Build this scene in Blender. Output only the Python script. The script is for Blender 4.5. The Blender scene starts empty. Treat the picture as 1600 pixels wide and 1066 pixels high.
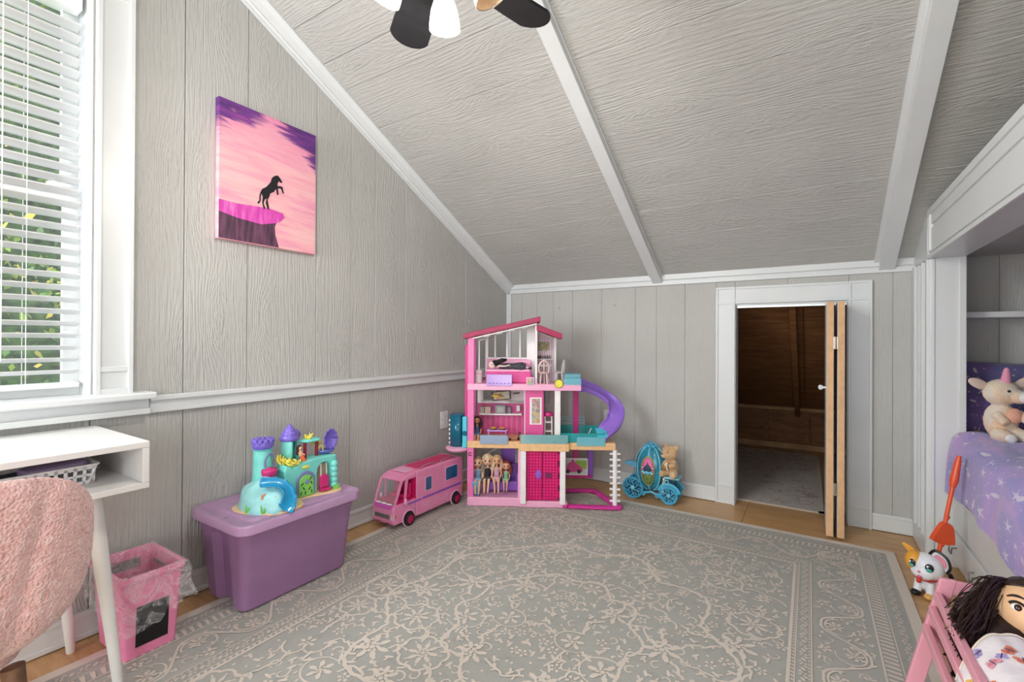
import bpy, bmesh, math, random
from mathutils import Vector, Matrix, noise
random.seed(7)
scene = bpy.context.scene
COL = scene.collection

# ------------------------------------------------------------------ camera
cam_d = bpy.data.cameras.new('camera')
cam = bpy.data.objects.new('camera', cam_d); COL.objects.link(cam)
FPX = 728.13; YAW = math.radians(32.5673); ROLL = .005028; PIT = .003129
CF = Vector((-math.sin(YAW) * math.cos(PIT), math.cos(YAW) * math.cos(PIT), math.sin(PIT)))
R0 = Vector((math.cos(YAW), math.sin(YAW), 0)); U0 = R0.cross(CF)
CR = R0 * math.cos(ROLL) + U0 * math.sin(ROLL); CU = U0 * math.cos(ROLL) - R0 * math.sin(ROLL)
mw = Matrix.Identity(4)
for i, v in enumerate((CR, CU, -CF)):
    for j in range(3): mw[j][i] = v[j]
mw.translation = Vector((2.2393, -3.446, 1.1))
cam.matrix_world = mw
cam_d.sensor_width = 36; cam_d.lens = FPX * 36 / 1600; cam_d.shift_y = -4.62 / 1600
cam_d.clip_start = .02
scene.camera = cam

# ------------------------------------------------------------------ world, sun, added lamps, exposure
world = bpy.data.worlds.new('world'); scene.world = world; world.use_nodes = True
wb = world.node_tree.nodes['Background']
wb.inputs[0].default_value = (.86, .93, 1, 1); wb.inputs[1].default_value = 1.3

def light(name, typ, loc, energy, color=(1, 1, 1), size=.1, size_y=None, target=None):
    d = bpy.data.lights.new(name, typ); d.energy = energy; d.color = color
    if typ == 'AREA':
        d.size = size
        if size_y: d.shape = 'RECTANGLE'; d.size_y = size_y
    elif typ == 'POINT': d.shadow_soft_size = size
    o = bpy.data.objects.new(name, d); COL.objects.link(o); o.location = loc
    if target is not None:
        o.rotation_euler = (Vector(target) - Vector(loc)).to_track_quat('-Z', 'Y').to_euler()
    return o
sun = light('sun', 'SUN', (0, -5, 8), 2.2, (1, .95, .86), target=(-1.6, 4, -1)); sun.data.angle = .02
# area lamps added behind the photographer: key from the left, rear and right fill
light('added_left_key', 'AREA', (.06, -4.55, 1.65), 62, (.93, .97, 1), 1.0, 1.4, target=(1.5, -.9, .7))
light('added_rear_fill', 'AREA', (1.25, -6.1, 1.05), 26, (.94, .975, 1), 2.0, .8, target=(1.2, 0, .8))
light('added_right_fill', 'AREA', (2.68, -4.5, 1.15), 31, (.94, .975, 1), .85, 1.9, target=(0, -2.6, 1.1))

cy_ = scene.cycles; cy_.max_bounces = 7; cy_.diffuse_bounces = 4; cy_.glossy_bounces = 2; cy_.transmission_bounces = 4; cy_.transparent_max_bounces = 16
cy_.caustics_reflective = False; cy_.caustics_refractive = False
scene.view_settings.view_transform = 'Standard'; scene.view_settings.look = 'None'
scene.view_settings.exposure = 0.58; scene.view_settings.gamma = 1
scene.view_settings.use_curve_mapping = False

# ------------------------------------------------------------------ helpers
def lin(c):
    return tuple((x / 12.92 if x <= .04045 else ((x + .055) / 1.055) ** 2.4) for x in c)
def hexc(h):
    h = h.lstrip('#'); return lin(tuple(int(h[i:i + 2], 16) / 255 for i in (0, 2, 4))) + (1,)

class NT:
    """small node-tree writer"""
    def __init__(s, mat): s.t = mat.node_tree; s.n = s.t.nodes; s.l = s.t.links
    def new(s, typ, **kw):
        nd = s.n.new(typ)
        for k, v in kw.items(): setattr(nd, k, v)
        return nd
    def put(s, sock, v):
        if isinstance(v, bpy.types.NodeSocket): s.l.new(v, sock)
        elif isinstance(v, (int, float)):
            if sock.type in ('VECTOR',): sock.default_value = (v, v, v)
            elif sock.type == 'RGBA': sock.default_value = (v, v, v, 1)
            else: sock.default_value = v
        else: sock.default_value = v
    def m(s, op, a, b=None, c=None):
        nd = s.new('ShaderNodeMath', operation=op)
        for i, v in enumerate((a, b, c)):
            if v is not None: s.put(nd.inputs[i], v)
        return nd.outputs[0]
    def vm(s, op, a, b=None, c=None):
        nd = s.new('ShaderNodeVectorMath', operation=op)
        s.put(nd.inputs[0], a)
        if b is not None: s.put(nd.inputs[3 if op == 'SCALE' else 1], b)
        if c is not None: s.put(nd.inputs[2], c)
        return nd.outputs['Value'] if op in ('LENGTH', 'DISTANCE', 'DOT_PRODUCT') else nd.outputs[0]
    def noise(s, vec, scale, detail=3, rough=.5, dist=0):
        nd = s.new('ShaderNodeTexNoise')
        if vec is not None: s.put(nd.inputs['Vector'], vec)
        nd.inputs['Scale'].default_value = scale; nd.inputs['Detail'].default_value = detail
        nd.inputs['Roughness'].default_value = rough; nd.inputs['Distortion'].default_value = dist
        return nd.outputs[0], nd.outputs[1]
    def vor(s, vec, scale, feature='F1', rnd=1, dim='3D'):
        nd = s.new('ShaderNodeTexVoronoi', feature=feature, voronoi_dimensions=dim)
        s.put(nd.inputs['Vector'], vec); nd.inputs['Scale'].default_value = scale
        nd.inputs['Randomness'].default_value = rnd
        return nd
    def ramp(s, fac, stops, interp='LINEAR'):
        nd = s.new('ShaderNodeValToRGB'); s.put(nd.inputs[0], fac); cr = nd.color_ramp; cr.interpolation = interp
        while len(cr.elements) < len(stops): cr.elements.new(.5)
        for e, (p, c) in zip(cr.elements, stops): e.position = p; e.color = hexc(c) if isinstance(c, str) else c
        return nd.outputs[0]
    def mix(s, fac, a, b, blend='MIX'):
        nd = s.new('ShaderNodeMix', data_type='RGBA', blend_type=blend)
        s.put(nd.inputs[0], fac)
        for k, v in ((6, a), (7, b)):
            s.put(nd.inputs[k], hexc(v) if isinstance(v, str) else v)
        return nd.outputs[2]
    def comb(s, x, y, z):
        nd = s.new('ShaderNodeCombineXYZ')
        for i, v in enumerate((x, y, z)): s.put(nd.inputs[i], v)
        return nd.outputs[0]
    def sep(s, v):
        nd = s.new('ShaderNodeSeparateXYZ'); s.put(nd.inputs[0], v); return nd.outputs
    def bump(s, h, strength, dist=.01):
        nd = s.new('ShaderNodeBump'); s.put(nd.inputs['Height'], h)
        nd.inputs['Strength'].default_value = strength; nd.inputs['Distance'].default_value = dist
        return nd.outputs[0]
    def obj(s): return s.new('ShaderNodeTexCoord').outputs['Object']
    def uv(s): return s.new('ShaderNodeTexCoord').outputs['UV']
    def pos(s): return s.new('ShaderNodeNewGeometry').outputs['Position']
    def rnd(s): return s.new('ShaderNodeObjectInfo').outputs['Random']

MATS = {}
def base_mat(name):
    mt = bpy.data.materials.new(name); mt.use_nodes = True
    nt = NT(mt); b = nt.n['Principled BSDF']; MATS[name] = mt
    return mt, nt, b
def M(name, col, rough=.5, metal=0, var=.05, vs=18, bump=0, bs=120, alpha=1, emit=0, coat=0, sheen=0, sss=0, spec=.5):
    """plain procedural material: colour with slight mottling, optional fine relief"""
    if name in MATS: return MATS[name]
    mt, nt, b = base_mat(name)
    c = hexc(col); dk = tuple(max(0, x * (1 - var * 2)) for x in c[:3]) + (1,); lt = tuple(min(1, x * (1 + var)) for x in c[:3]) + (1,)
    f, _ = nt.noise(nt.obj(), vs, 4)
    nt.put(b.inputs['Base Color'], nt.ramp(f, [(.3, dk), (.7, lt)]))
    b.inputs['Roughness'].default_value = rough; b.inputs['Metallic'].default_value = metal
    b.inputs['Specular IOR Level'].default_value = spec
    if bump:
        h, _ = nt.noise(nt.obj(), bs, 3); nt.put(b.inputs['Normal'], nt.bump(h, bump, .004))
    if alpha < 1: b.inputs['Alpha'].default_value = alpha
    if emit: b.inputs['Emission Color'].default_value = c; b.inputs['Emission Strength'].default_value = emit
    if coat: b.inputs['Coat Weight'].default_value = coat
    if sheen: b.inputs['Sheen Weight'].default_value = sheen
    if sss:
        b.inputs['Subsurface Weight'].default_value = sss; b.inputs['Subsurface Radius'].default_value = (.01, .005, .003)
    return mt

class MB:
    """collects shapes into ONE mesh"""
    def __init__(s, mtx=None): s.v = []; s.f = []; s.mt = mtx; s.uvs = None
    def add(s, vs, fs):
        o = len(s.v)
        s.v += [(s.mt @ Vector(p))[:] if s.mt else tuple(p) for p in vs]
        s.f += [tuple(i + o for i in q) for q in fs]
        return s
    def box(s, a, b, rot=None, piv=None):
        (x0, y0, z0), (x1, y1, z1) = a, b
        vs = [Vector(p) for p in ((x0, y0, z0), (x1, y0, z0), (x1, y1, z0), (x0, y1, z0), (x0, y0, z1), (x1, y0, z1), (x1, y1, z1), (x0, y1, z1))]
        if rot is not None:
            c = Vector(piv) if piv is not None else (Vector(a) + Vector(b)) / 2
            vs = [c + rot @ (p - c) for p in vs]
        return s.add(vs, [(0, 3, 2, 1), (4, 5, 6, 7), (0, 1, 5, 4), (1, 2, 6, 5), (2, 3, 7, 6), (3, 0, 4, 7)])
    def cb(s, c, sz, rot=None):
        c = Vector(c); h = Vector(sz) / 2
        return s.box(c - h, c + h, rot)
    def prism(s, pts, vec):
        """closed polygon extruded by vec"""
        n = len(pts); vec = Vector(vec); P = [Vector(p) for p in pts]
        nrm = Vector((0, 0, 0))
        for i in range(n): nrm += P[i].cross(P[(i + 1) % n])
        if nrm.dot(vec) > 0: P = P[::-1]
        vs = P + [p + vec for p in P]
        fs = [tuple(range(n)), tuple(reversed(range(n, 2 * n)))]
        fs += [((i + 1) % n, i, n + i, n + (i + 1) % n) for i in range(n)]
        return s.add(vs, fs)
    def tube(s, path, r, n=8, cap=True, closed=False, flat=1):
        P = [Vector(p) for p in path]; k = len(P)
        rr = r if isinstance(r, (list, tuple)) else [r] * k
        vs, fs = [], []; up = None
        for i in range(k):
            if closed: t = P[(i + 1) % k] - P[i - 1]
            else: t = P[min(i + 1, k - 1)] - P[max(i - 1, 0)]
            t = t.normalized() if t.length > 1e-9 else Vector((0, 0, 1))
            if up is None:
                up = Vector((0, 0, 1)) if abs(t.z) < .9 else Vector((1, 0, 0))
            a = t.cross(up)
            if a.length < 1e-6: a = t.orthogonal()
            a.normalize(); b = a.cross(t).normalized(); up = b
            for j in range(n):
                q = 2 * math.pi * j / n
                vs.append(P[i] + a * (math.cos(q) * rr[i]) + b * (math.sin(q) * rr[i] * flat))
        for i in range(k if closed else k - 1):
            i2 = (i + 1) % k
            for j in range(n):
                j2 = (j + 1) % n; fs.append((i * n + j, i2 * n + j, i2 * n + j2, i * n + j2)[::-1])
        if cap and not closed: fs += [tuple(range(n)), tuple(reversed(range((k - 1) * n, k * n)))]
        return s.add(vs, fs)
    def lathe(s, prof, n=24, c=(0, 0, 0), rot=None, sx=1, sy=1, cap=True):
        c = Vector(c); vs, fs = [], []; k = len(prof)
        for r, z in prof:
            for j in range(n):
                q = 2 * math.pi * j / n; p = Vector((r * math.cos(q) * sx, r * math.sin(q) * sy, z))
                vs.append(c + (rot @ p if rot else p))
        for i in range(k - 1):
            for j in range(n):
                j2 = (j + 1) % n; fs.append((i * n + j, i * n + j2, (i + 1) * n + j2, (i + 1) * n + j))
        if cap and prof[0][0] > 1e-5: fs.append(tuple(reversed(range(n))))
        if cap and prof[-1][0] > 1e-5: fs.append(tuple(range((k - 1) * n, k * n)))
        return s.add(vs, fs)
    def ell(s, c, r, n=14, m=9, rot=None, fn=None):
        """ellipsoid; fn(unit vector) gives a scale"""
        if isinstance(r, (int, float)): r = (r, r, r)
        c = Vector(c); vs, fs = [], []
        def pt(th, ph):
            u = Vector((math.sin(th) * math.cos(ph), math.sin(th) * math.sin(ph), math.cos(th)))
            k = fn(u) if fn else 1
            p = Vector((u.x * r[0], u.y * r[1], u.z * r[2])) * k
            return c + (rot @ p if rot else p)
        vs.append(pt(0, 0))
        for i in range(1, m):
            for j in range(n): vs.append(pt(math.pi * i / m, 2 * math.pi * j / n))
        vs.append(pt(math.pi, 0)); e = len(vs) - 1
        for j in range(n):
            j2 = (j + 1) % n
            fs.append((0, 1 + j, 1 + j2)); fs.append((e, e - n + j2, e - n + j))
        for i in range(m - 2):
            for j in range(n):
                j2 = (j + 1) % n; a = 1 + i * n
                fs.append((a + j, a + n + j, a + n + j2, a + j2))
        return s.add(vs, fs)
    def grid(s, nu, nv, fn, thick=0, closed_u=False):
        """surface from fn(u, v); thick > 0 gives it a back side"""
        o = len(s.v); vs = [Vector(fn(i / (nu if closed_u else nu - 1), j / (nv - 1))) for j in range(nv) for i in range(nu)]
        fs = []; w = nu if closed_u else nu - 1
        for j in range(nv - 1):
            for i in range(w):
                i2 = (i + 1) % nu
                fs.append((j * nu + i, j * nu + i2, (j + 1) * nu + i2, (j + 1) * nu + i))
        s.add(vs, fs); return s
    def build(s, name, mat, parent=None, smooth=False, bevel=0, seg=2, sub=0, solid=0, angle=35, loc=None):
        me = bpy.data.meshes.new(name); me.from_pydata(s.v, [], s.f); me.update()
        if smooth:
            for p in me.polygons: p.use_smooth = True
            if angle: me.set_sharp_from_angle(angle=math.radians(angle))
        if mat is not None: me.materials.append(mat)
        o = bpy.data.objects.new(name, me); COL.objects.link(o)
        if parent is not None: o.parent = parent
        if loc is not None: o.location = loc
        if solid:
            md = o.modifiers.new('solid', 'SOLIDIFY'); md.thickness = solid; md.offset = 0
        if bevel:
            md = o.modifiers.new('bevel', 'BEVEL'); md.width = bevel; md.segments = seg; md.limit_method = 'ANGLE'; md.angle_limit = math.radians(40)
        if sub:
            md = o.modifiers.new('sub', 'SUBSURF'); md.levels = sub; md.render_levels = sub
        return o

def tag(o, label=None, cat=None, group=None, kind=None):
    if label: o['label'] = label
    if cat: o['category'] = cat
    if group: o['group'] = group
    if kind: o['kind'] = kind
    return o
def thing(name, label, cat, loc=(0, 0, 0), rz=0, group=None, rot=None):
    o = bpy.data.objects.new(name, None); COL.objects.link(o); o.location = loc
    o.rotation_euler = rot if rot else (0, 0, rz); o.empty_display_size = .05
    return tag(o, label, cat, group)
def struct(o): o['kind'] = 'structure'; return o
def empty_struct(name, loc=(0, 0, 0)):
    o = bpy.data.objects.new(name, None); COL.objects.link(o); o.location = loc; o['kind'] = 'structure'; return o
def dup(o, parent=None):
    c = o.copy(); COL.objects.link(c); c.parent = parent
    for ch in o.children: dup(ch, c)
    return c
def inst(o, parent=None, loc=None, rot=None):
    """copy of one part sharing its mesh"""
    c = o.copy(); COL.objects.link(c); c.parent = parent if parent else o.parent
    if loc is not None: c.location = loc
    if rot is not None: c.rotation_euler = rot
    return c
def rz(a): return Matrix.Rotation(a, 3, 'Z')
def rx(a): return Matrix.Rotation(a, 3, 'X')
def ry(a): return Matrix.Rotation(a, 3, 'Y')
def spline(pts, n=8, closed=False):
    """Catmull-Rom through points"""
    P = [Vector(p) for p in pts]; k = len(P); out = []
    rng = range(k if closed else k - 1)
    for i in rng:
        if closed: a, b, c, d = P[i - 1], P[i], P[(i + 1) % k], P[(i + 2) % k]
        else: a, b, c, d = P[max(i - 1, 0)], P[i], P[i + 1], P[min(i + 2, k - 1)]
        for j in range(n):
            t = j / n
            out.append(.5 * ((2 * b) + (c - a) * t + (2 * a - 5 * b + 4 * c - d) * t * t + (3 * b - a - 3 * c + d) * t ** 3))
    if not closed: out.append(P[-1])
    return out
def rrect(x0, y0, x1, y1, r, n=5):
    """rounded rectangle, counter-clockwise 2D points"""
    out = []
    for cx, cy, a in ((x1 - r, y0 + r, -90), (x1 - r, y1 - r, 0), (x0 + r, y1 - r, 90), (x0 + r, y0 + r, 180)):
        for i in range(n + 1):
            q = math.radians(a + 90 * i / n); out.append((cx + r * math.cos(q), cy + r * math.sin(q)))
    return out
def loft(mb, rings, cap0=True, cap1=True):
    """rings: equal-length lists of 3D points"""
    n = len(rings[0]); vs = [p for r in rings for p in r]; fs = []
    for i in range(len(rings) - 1):
        for j in range(n):
            j2 = (j + 1) % n; fs.append((i * n + j, i * n + j2, (i + 1) * n + j2, (i + 1) * n + j))
    if cap0: fs.append(tuple(reversed(range(n))))
    if cap1: fs.append(tuple(range((len(rings) - 1) * n, len(rings) * n)))
    return mb.add(vs, fs)

# ------------------------------------------------------------------ materials of the setting
def wood_paint(name, col, across, along, strength=.55, rough=.55, vary=.05):
    """painted rough-sawn board: grain lines flowing round knots, in relief"""
    mt, nt, b = base_mat(name)
    P = nt.sep(nt.pos()); r = nt.rnd()
    A = P[across]; L = nt.m('ADD', P[along], nt.m('MULTIPLY', r, 37.0))
    A2 = nt.m('ADD', A, nt.m('MULTIPLY', r, 11.0))
    q = nt.comb(nt.m('MULTIPLY', A2, 5.5), nt.m('MULTIPLY', L, 1.5), 0)
    v = nt.vor(q, 1.0, 'F1', 1, '2D'); dd = v.outputs['Distance']
    kn = nt.m('POWER', 2.718, nt.m('MULTIPLY', nt.m('MULTIPLY', dd, dd), -14.0))
    wv, _ = nt.noise(nt.comb(nt.m('MULTIPLY', A2, 7.0), nt.m('MULTIPLY', L, .8), 0), 1.0, 3, .55)
    ph = nt.m('ADD', nt.m('MULTIPLY', A2, 330.0), nt.m('ADD', nt.m('MULTIPLY', kn, 34.0), nt.m('MULTIPLY', wv, 34.0)))
    ring = nt.m('SINE', ph)
    ring = nt.m('MULTIPLY', ring, nt.m('ADD', .25, nt.m('MULTIPLY', nt.noise(nt.comb(nt.m('MULTIPLY', A2, 9), nt.m('MULTIPLY', L, 2.0), 3), 1.0, 2)[0], 1.1)))
    fib, _ = nt.noise(nt.comb(nt.m('MULTIPLY', A2, 170), nt.m('MULTIPLY', L, 9), 0), 1.0, 3, .6)
    saw, _ = nt.noise(nt.comb(nt.m('MULTIPLY', A2, 14), nt.m('MULTIPLY', L, 160), 0), 1.0, 2, .5)
    kk = nt.m('MULTIPLY', kn, nt.noise(nt.comb(nt.m('MULTIPLY', A2, 60), nt.m('MULTIPLY', L, 30), 0), 1.0, 3)[0])
    h = nt.m('ADD', nt.m('MULTIPLY', ring, .17), nt.m('ADD', nt.m('MULTIPLY', fib, 1.5), nt.m('ADD', nt.m('MULTIPLY', saw, .35), nt.m('MULTIPLY', kk, 1.8))))
    nt.put(b.inputs['Normal'], nt.bump(h, strength, .0035))
    c = hexc(col); f, _ = nt.noise(nt.pos(), 2.2, 4)
    c0 = tuple(x * (1 - vary) for x in c[:3]) + (1,); c1 = tuple(min(1, x * (1 + vary)) for x in c[:3]) + (1,)
    nt.put(b.inputs['Base Color'], nt.ramp(f, [(.3, c0), (.7, c1)]))
    b.inputs['Roughness'].default_value = rough; b.inputs['Specular IOR Level'].default_value = .3
    return mt
WALL_C = '#c1c0bc'
m_wallL = wood_paint('paint_left_wall', WALL_C, 1, 2, .95)
m_wallB = wood_paint('paint_back_wall', WALL_C, 0, 2, .55)
m_ceil = wood_paint('paint_ceiling', WALL_C, 1, 0, .95)
m_trim = M('white_trim_paint', '#dfe2e2', .35, var=.015, vs=5, bump=.05, bs=60)
m_back = M('grey_backing', '#a9a6a1', .9)
m_plain = M('plain_wall_paint', WALL_C, .6, var=.03, vs=3)

def floor_wood():
    mt, nt, b = base_mat('tan_plywood_floor')
    p = nt.pos(); s = nt.sep(p)
    q = nt.comb(nt.m('MULTIPLY', s[0], 1.4), nt.m('MULTIPLY', s[1], 9.0), 0)
    n1, _ = nt.noise(q, 2.4, 6, .6, 1.2); n2, _ = nt.noise(p, 3.1, 3)
    c = nt.ramp(n1, [(.25, '#b4875a'), (.5, '#cba273'), (.75, '#dcb88a')])
    c = nt.mix(nt.m('MULTIPLY', n2, .35), c, '#bb8c58')
    nt.put(b.inputs['Base Color'], c); b.inputs['Roughness'].default_value = .42
    nt.put(b.inputs['Normal'], nt.bump(n1, .12, .003))
    return mt
m_floor = floor_wood()
def dark_ply():
    mt, nt, b = base_mat('dark_attic_plywood')
    s = nt.sep(nt.pos()); q = nt.comb(nt.m('MULTIPLY', s[0], 2.0), nt.m('MULTIPLY', s[1], 16), nt.m('MULTIPLY', s[2], 16))
    n1, _ = nt.noise(q, 2.0, 6, .65, .8)
    nt.put(b.inputs['Base Color'], nt.ramp(n1, [(.25, '#5c3a20'), (.5, '#835631'), (.8, '#a37043')])); b.inputs['Roughness'].default_value = .7
    nt.put(b.inputs['Normal'], nt.bump(n1, .25, .004)); return mt
m_ply = dark_ply()
m_stud = M('attic_stud_wood', '#b08a62', .7, var=.12, vs=9)

# ------------------------------------------------------------------ room shell
KZ = 1.56; SL = .5184; RIDGE = -3.1; YR = -6.2; XE = 3.9
def zc(y): return KZ + SL * (-y if y > RIDGE else (y - YR))
# floor
fl = MB().box((-.2, YR - .15, -.12), (XE + .1, 2.1, -.006)).build('floor', m_back); struct(fl)
seams = [-.18, .68, 1.895, 3.1, XE + .05]
for a, b in zip(seams, seams[1:]):
    for y0, y1 in ((-6.2, -3.76), (-3.757, -1.32), (-1.317, 1.12), (1.123, 2.05)):
        MB().box((a + .0012, y0, -.006), (b - .0012, y1, 0)).build('floor_panel', m_floor, fl, bevel=.001, seg=1)

# left wall: backing with the window opening, then one board after another
WY0, WY1, WZ0, WZ1 = -3.63, -2.832, .885, 2.38
wl = MB()
def gable(mb, y0, y1, x0, x1, zlo=0, zhi=None):
    pts = [(x0, y0, zlo), (x0, y1, zlo)]
    if zhi is not None: pts += [(x0, y1, zhi), (x0, y0, zhi)]
    else:
        pts.append((x0, y1, zc(y1)))
        if y0 < RIDGE < y1: pts.append((x0, RIDGE, zc(RIDGE)))
        pts.append((x0, y0, zc(y0)))
    mb.prism(pts, (x1 - x0, 0, 0))
gable(wl, YR, WY0, -.17, -.013); gable(wl, WY1, .12, -.17, -.013)
gable(wl, WY0, WY1, -.17, -.013, 0, WZ0); gable(wl, WY0, WY1, -.17, -.013, WZ1)
wall_left = struct(wl.build('wall_left', m_back))
ys = [0, -.192, -.384, -.61, -.939, -1.244, -1.498, -1.677, -1.899, -2.265, -2.529, WY1, -3.23, WY0, -3.9, -4.2, -4.55, -4.9, -5.2, -5.6, -5.9, YR]
for y1, y0 in zip(ys, ys[1:]):
    g = .0012; pr = random.uniform(-.0015, .001)
    spans = [(0, None)] if not (WY0 <= y0 and y1 <= WY1) else [(0, WZ0), (WZ1, None)]
    for lo, hi in spans:
        mb = MB(); gable(mb, y0 + g, y1 - g, -.013, pr, lo, hi)
        mb.build('plank', m_wallL, wall_left, bevel=.0022, seg=1)

# back (knee) wall with the low door opening
DX0, DX1, DZ = 1.815, 2.437, 1.35
wb_ = MB().box((-.17, .013, 0), (DX0, .1, KZ)).box((DX1, .013, 0), (XE, .1, KZ)).box((DX0, .013, DZ), (DX1, .1, KZ))
wall_back = struct(wb_.build('wall_back', m_back))
xs = [0, .14, .285, .444, .619, .868, 1.135, 1.293, 1.493, 1.698, DX0, 2.12, DX1, 2.643, 2.744, 2.9, 3.08, 3.28, 3.5, 3.76, XE]
for a, b in zip(xs, xs[1:]):
    lo = DZ if DX0 <= a and b <= DX1 else 0
    MB().box((a + .0006, random.uniform(-.0006, .0006), lo), (b - .0006, .013, KZ)).build('plank', m_wallB, wall_back, bevel=.0012, seg=1)

# sloped ceiling of horizontal boards
def slope_box(mb, x0, x1, y0, y1, d0, d1):
    """slab lying along the slope between y0 > y1, d = depth below the ceiling line"""
    n = Vector((0, -SL, -1)).normalized()
    pts = [Vector((x0, y0, zc(y0))) + n * d0, Vector((x0, y1, zc(y1))) + n * d0, Vector((x0, y1, zc(y1))) + n * d1, Vector((x0, y0, zc(y0))) + n * d1]
    mb.prism(pts, (x1 - x0, 0, 0))
cl = MB(); slope_box(cl, -.17, XE, .12, RIDGE, -.14, -.013)
cl.prism([(-.17, RIDGE, zc(RIDGE)), (-.17, YR, KZ), (-.17, YR, KZ + .15), (-.17, RIDGE, zc(RIDGE) + .17)], (XE + .17, 0, 0))
ceiling = struct(cl.build('ceiling', m_plain))
cs = [.012, -.16, -.40, -.63, -.785, -.96, -1.155, -1.31, -1.536, -1.771, -1.911, -2.083, -2.3, -2.52, -2.7, -2.9, RIDGE]
for a, b in zip(cs, cs[1:]):
    mb = MB(); slope_box(mb, .002, XE, a - .0008, b + .0008, -.013, random.uniform(-.0005, .0015))
    mb.build('plank', m_ceil, ceiling, bevel=.002, seg=1)
# beams over the ceiling joints
for n_, (x0, x1) in enumerate(((1.248, 1.342), (2.555, 2.655))):
    mb = MB(); slope_box(mb, x0, x1, .075, RIDGE, -.004, .014)
    o = struct(mb.build('trim_%d' % (n_ + 1), m_trim, bevel=.002))
    mb = MB(); slope_box(mb, x0 + .022, x1 - .004, .065, RIDGE, .01, .05)
    mb.build('beam_face', m_trim, o, bevel=.003)
# crown moulding where the gable meets the slope
n_ = Vector((0, -SL, -1)).normalized()
mb = MB(); A0 = Vector((0, .0, zc(0))); dv = Vector((0, RIDGE, zc(RIDGE))) - A0
mb.prism([A0 + Vector((x, 0, 0)) + n_ * d for x, d in ((0, 0), (.072, 0), (.072, .012), (.045, .024), (.03, .05), (.03, .058), (.018, .062), (.018, .072), (0, .072))], dv)
struct(mb.build('trim_3', m_trim, bevel=.0015))
# moulding at the top of the knee wall
mb = MB().box((.02, -.018, 1.498), (2.744, 0, 1.53)).box((.02, -.026, 1.535), (2.744, 0, 1.575)).box((.02, -.012, 1.52), (2.744, 0, 1.54))
struct(mb.build('trim_4', m_trim, bevel=.003))
# corner bead
mb = MB().box((0, -.034, .1), (.018, -.016, 1.5)).box((.016, -.018, .1), (.036, 0, 1.5)).box((0, -.026, .1), (.026, 0, 1.5))
struct(mb.build('trim_5', m_trim, bevel=.003))
# baseboards
def baseboard(name, a, b, inward, gaps=()):
    mb = MB()
    ax = 0 if abs(a[0] - b[0]) > abs(a[1] - b[1]) else 1
    for t, z0, z1 in ((.014, .004, .088), (.019, .082, .1), (.019, .004, .022)):
        i = Vector(inward) * t
        lo = Vector((min(a[0], b[0], (a[0] + i.x)), min(a[1], b[1], a[1] + i.y), z0)); hi = Vector((max(a[0], b[0], a[0] + i.x), max(a[1], b[1], a[1] + i.y), z1))
        mb.box(lo, hi)
    return struct(mb.build(name, m_trim, bevel=.002))
baseboard('baseboard_left', (0, -6.1), (0, -.02), (1, 0))
baseboard('baseboard_back', (.02, 0), (1.699, 0), (0, -1))
baseboard('baseboard_right', (2.549, 0), (2.744, 0), (0, -1))
# chair rail
mb = MB()
for t, z0, z1 in ((.014, .798, .866), (.032, .848, .868), (.022, .798, .815)): mb.box((0, -2.655, z0), (t, -.03, z1))
struct(mb.build('trim_6', m_trim, bevel=.003))
# rear and right-hand enclosure (behind the photographer)
struct(MB().box((-.17, YR - .1, 0), (XE, YR, KZ)).build('wall_rear', m_plain))
struct(MB().box((XE, YR, 0), (XE + .1, 2, 3.3)).build('wall_far_right', m_plain))
wr_ = MB().box((2.744, YR, 0), (2.86, -2.5, 2.6)).build('wall_right_rear', m_plain); struct(wr_)
# ------------------------------------------------------------------ bed nook on the right
NX = 2.744; NJ = -.366; NXI = 2.877; NZ = 1.515; NTOP = 1.75; NF = -2.42
wr = MB()
wr.box((NX, NJ, 0), (NXI, -.001, NZ))                       # end jamb
wr.box((NX, NF - .1, 0), (NXI, NF, NZ))                     # near jamb
wall_right = struct(wr.build('wall_right', m_trim, bevel=.002))
hd = MB().box((NX, NF - .1, NZ), (NXI, -.135, NTOP - .02))
struct(hd.build('trim_7', m_trim, bevel=.003))
mb = MB().prism([(NX - .012, -.03, NZ + .0), (NX - .012, -.03, 1.6), (NX - .012, -.385, 1.765), (NX - .012, -.385, NZ)], (.03, 0, 0))
mb.build('header_end_block', m_trim, wall_right, bevel=.003)
for z0, z1, t in ((NZ - .004, NZ + .014, .012), (1.54, 1.655, .008), (1.672, NTOP - .02, .008), (NTOP - .03, NTOP, .016)):
    MB().box((NX - t, NF - .1, z0), (NX + .004, -.39, z1)).build('header_board', m_trim, wall_right, bevel=.002)
MB().box((NX - .016, -.44, NZ + .03), (NX, -.425, NTOP - .03)).build('header_fillet', m_trim, wall_right, bevel=.002)
MB().box((NX - .016, -.4, NZ + .03), (NX, -.388, NTOP - .09)).build('header_fillet', m_trim, wall_right, bevel=.002)
for y0, y1, t in ((-.09, -.002, .02), (-.15, -.135, .012), (-.25, -.232, .014), (-.36, -.33, .012)):
    MB().box((NX - t, y0, .1), (NX + .002, y1, NZ - .002)).build('jamb_strip', m_trim, wall_right, bevel=.002)
MB().box((NX - .014, -.36, .004), (NX + .002, -.02, .1)).build('jamb_baseboard', m_trim, wall_right, bevel=.002)
MB().box((NX + .004, NJ - .008, .004), (NX + .018, NJ + .002, NZ)).build('jamb_strip', m_trim, wall_right, bevel=.002)
MB().box((NXI - .026, NJ - .008, .004), (NXI, NJ + .002, NZ)).build('jamb_strip', m_trim, wall_right, bevel=.002)
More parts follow.
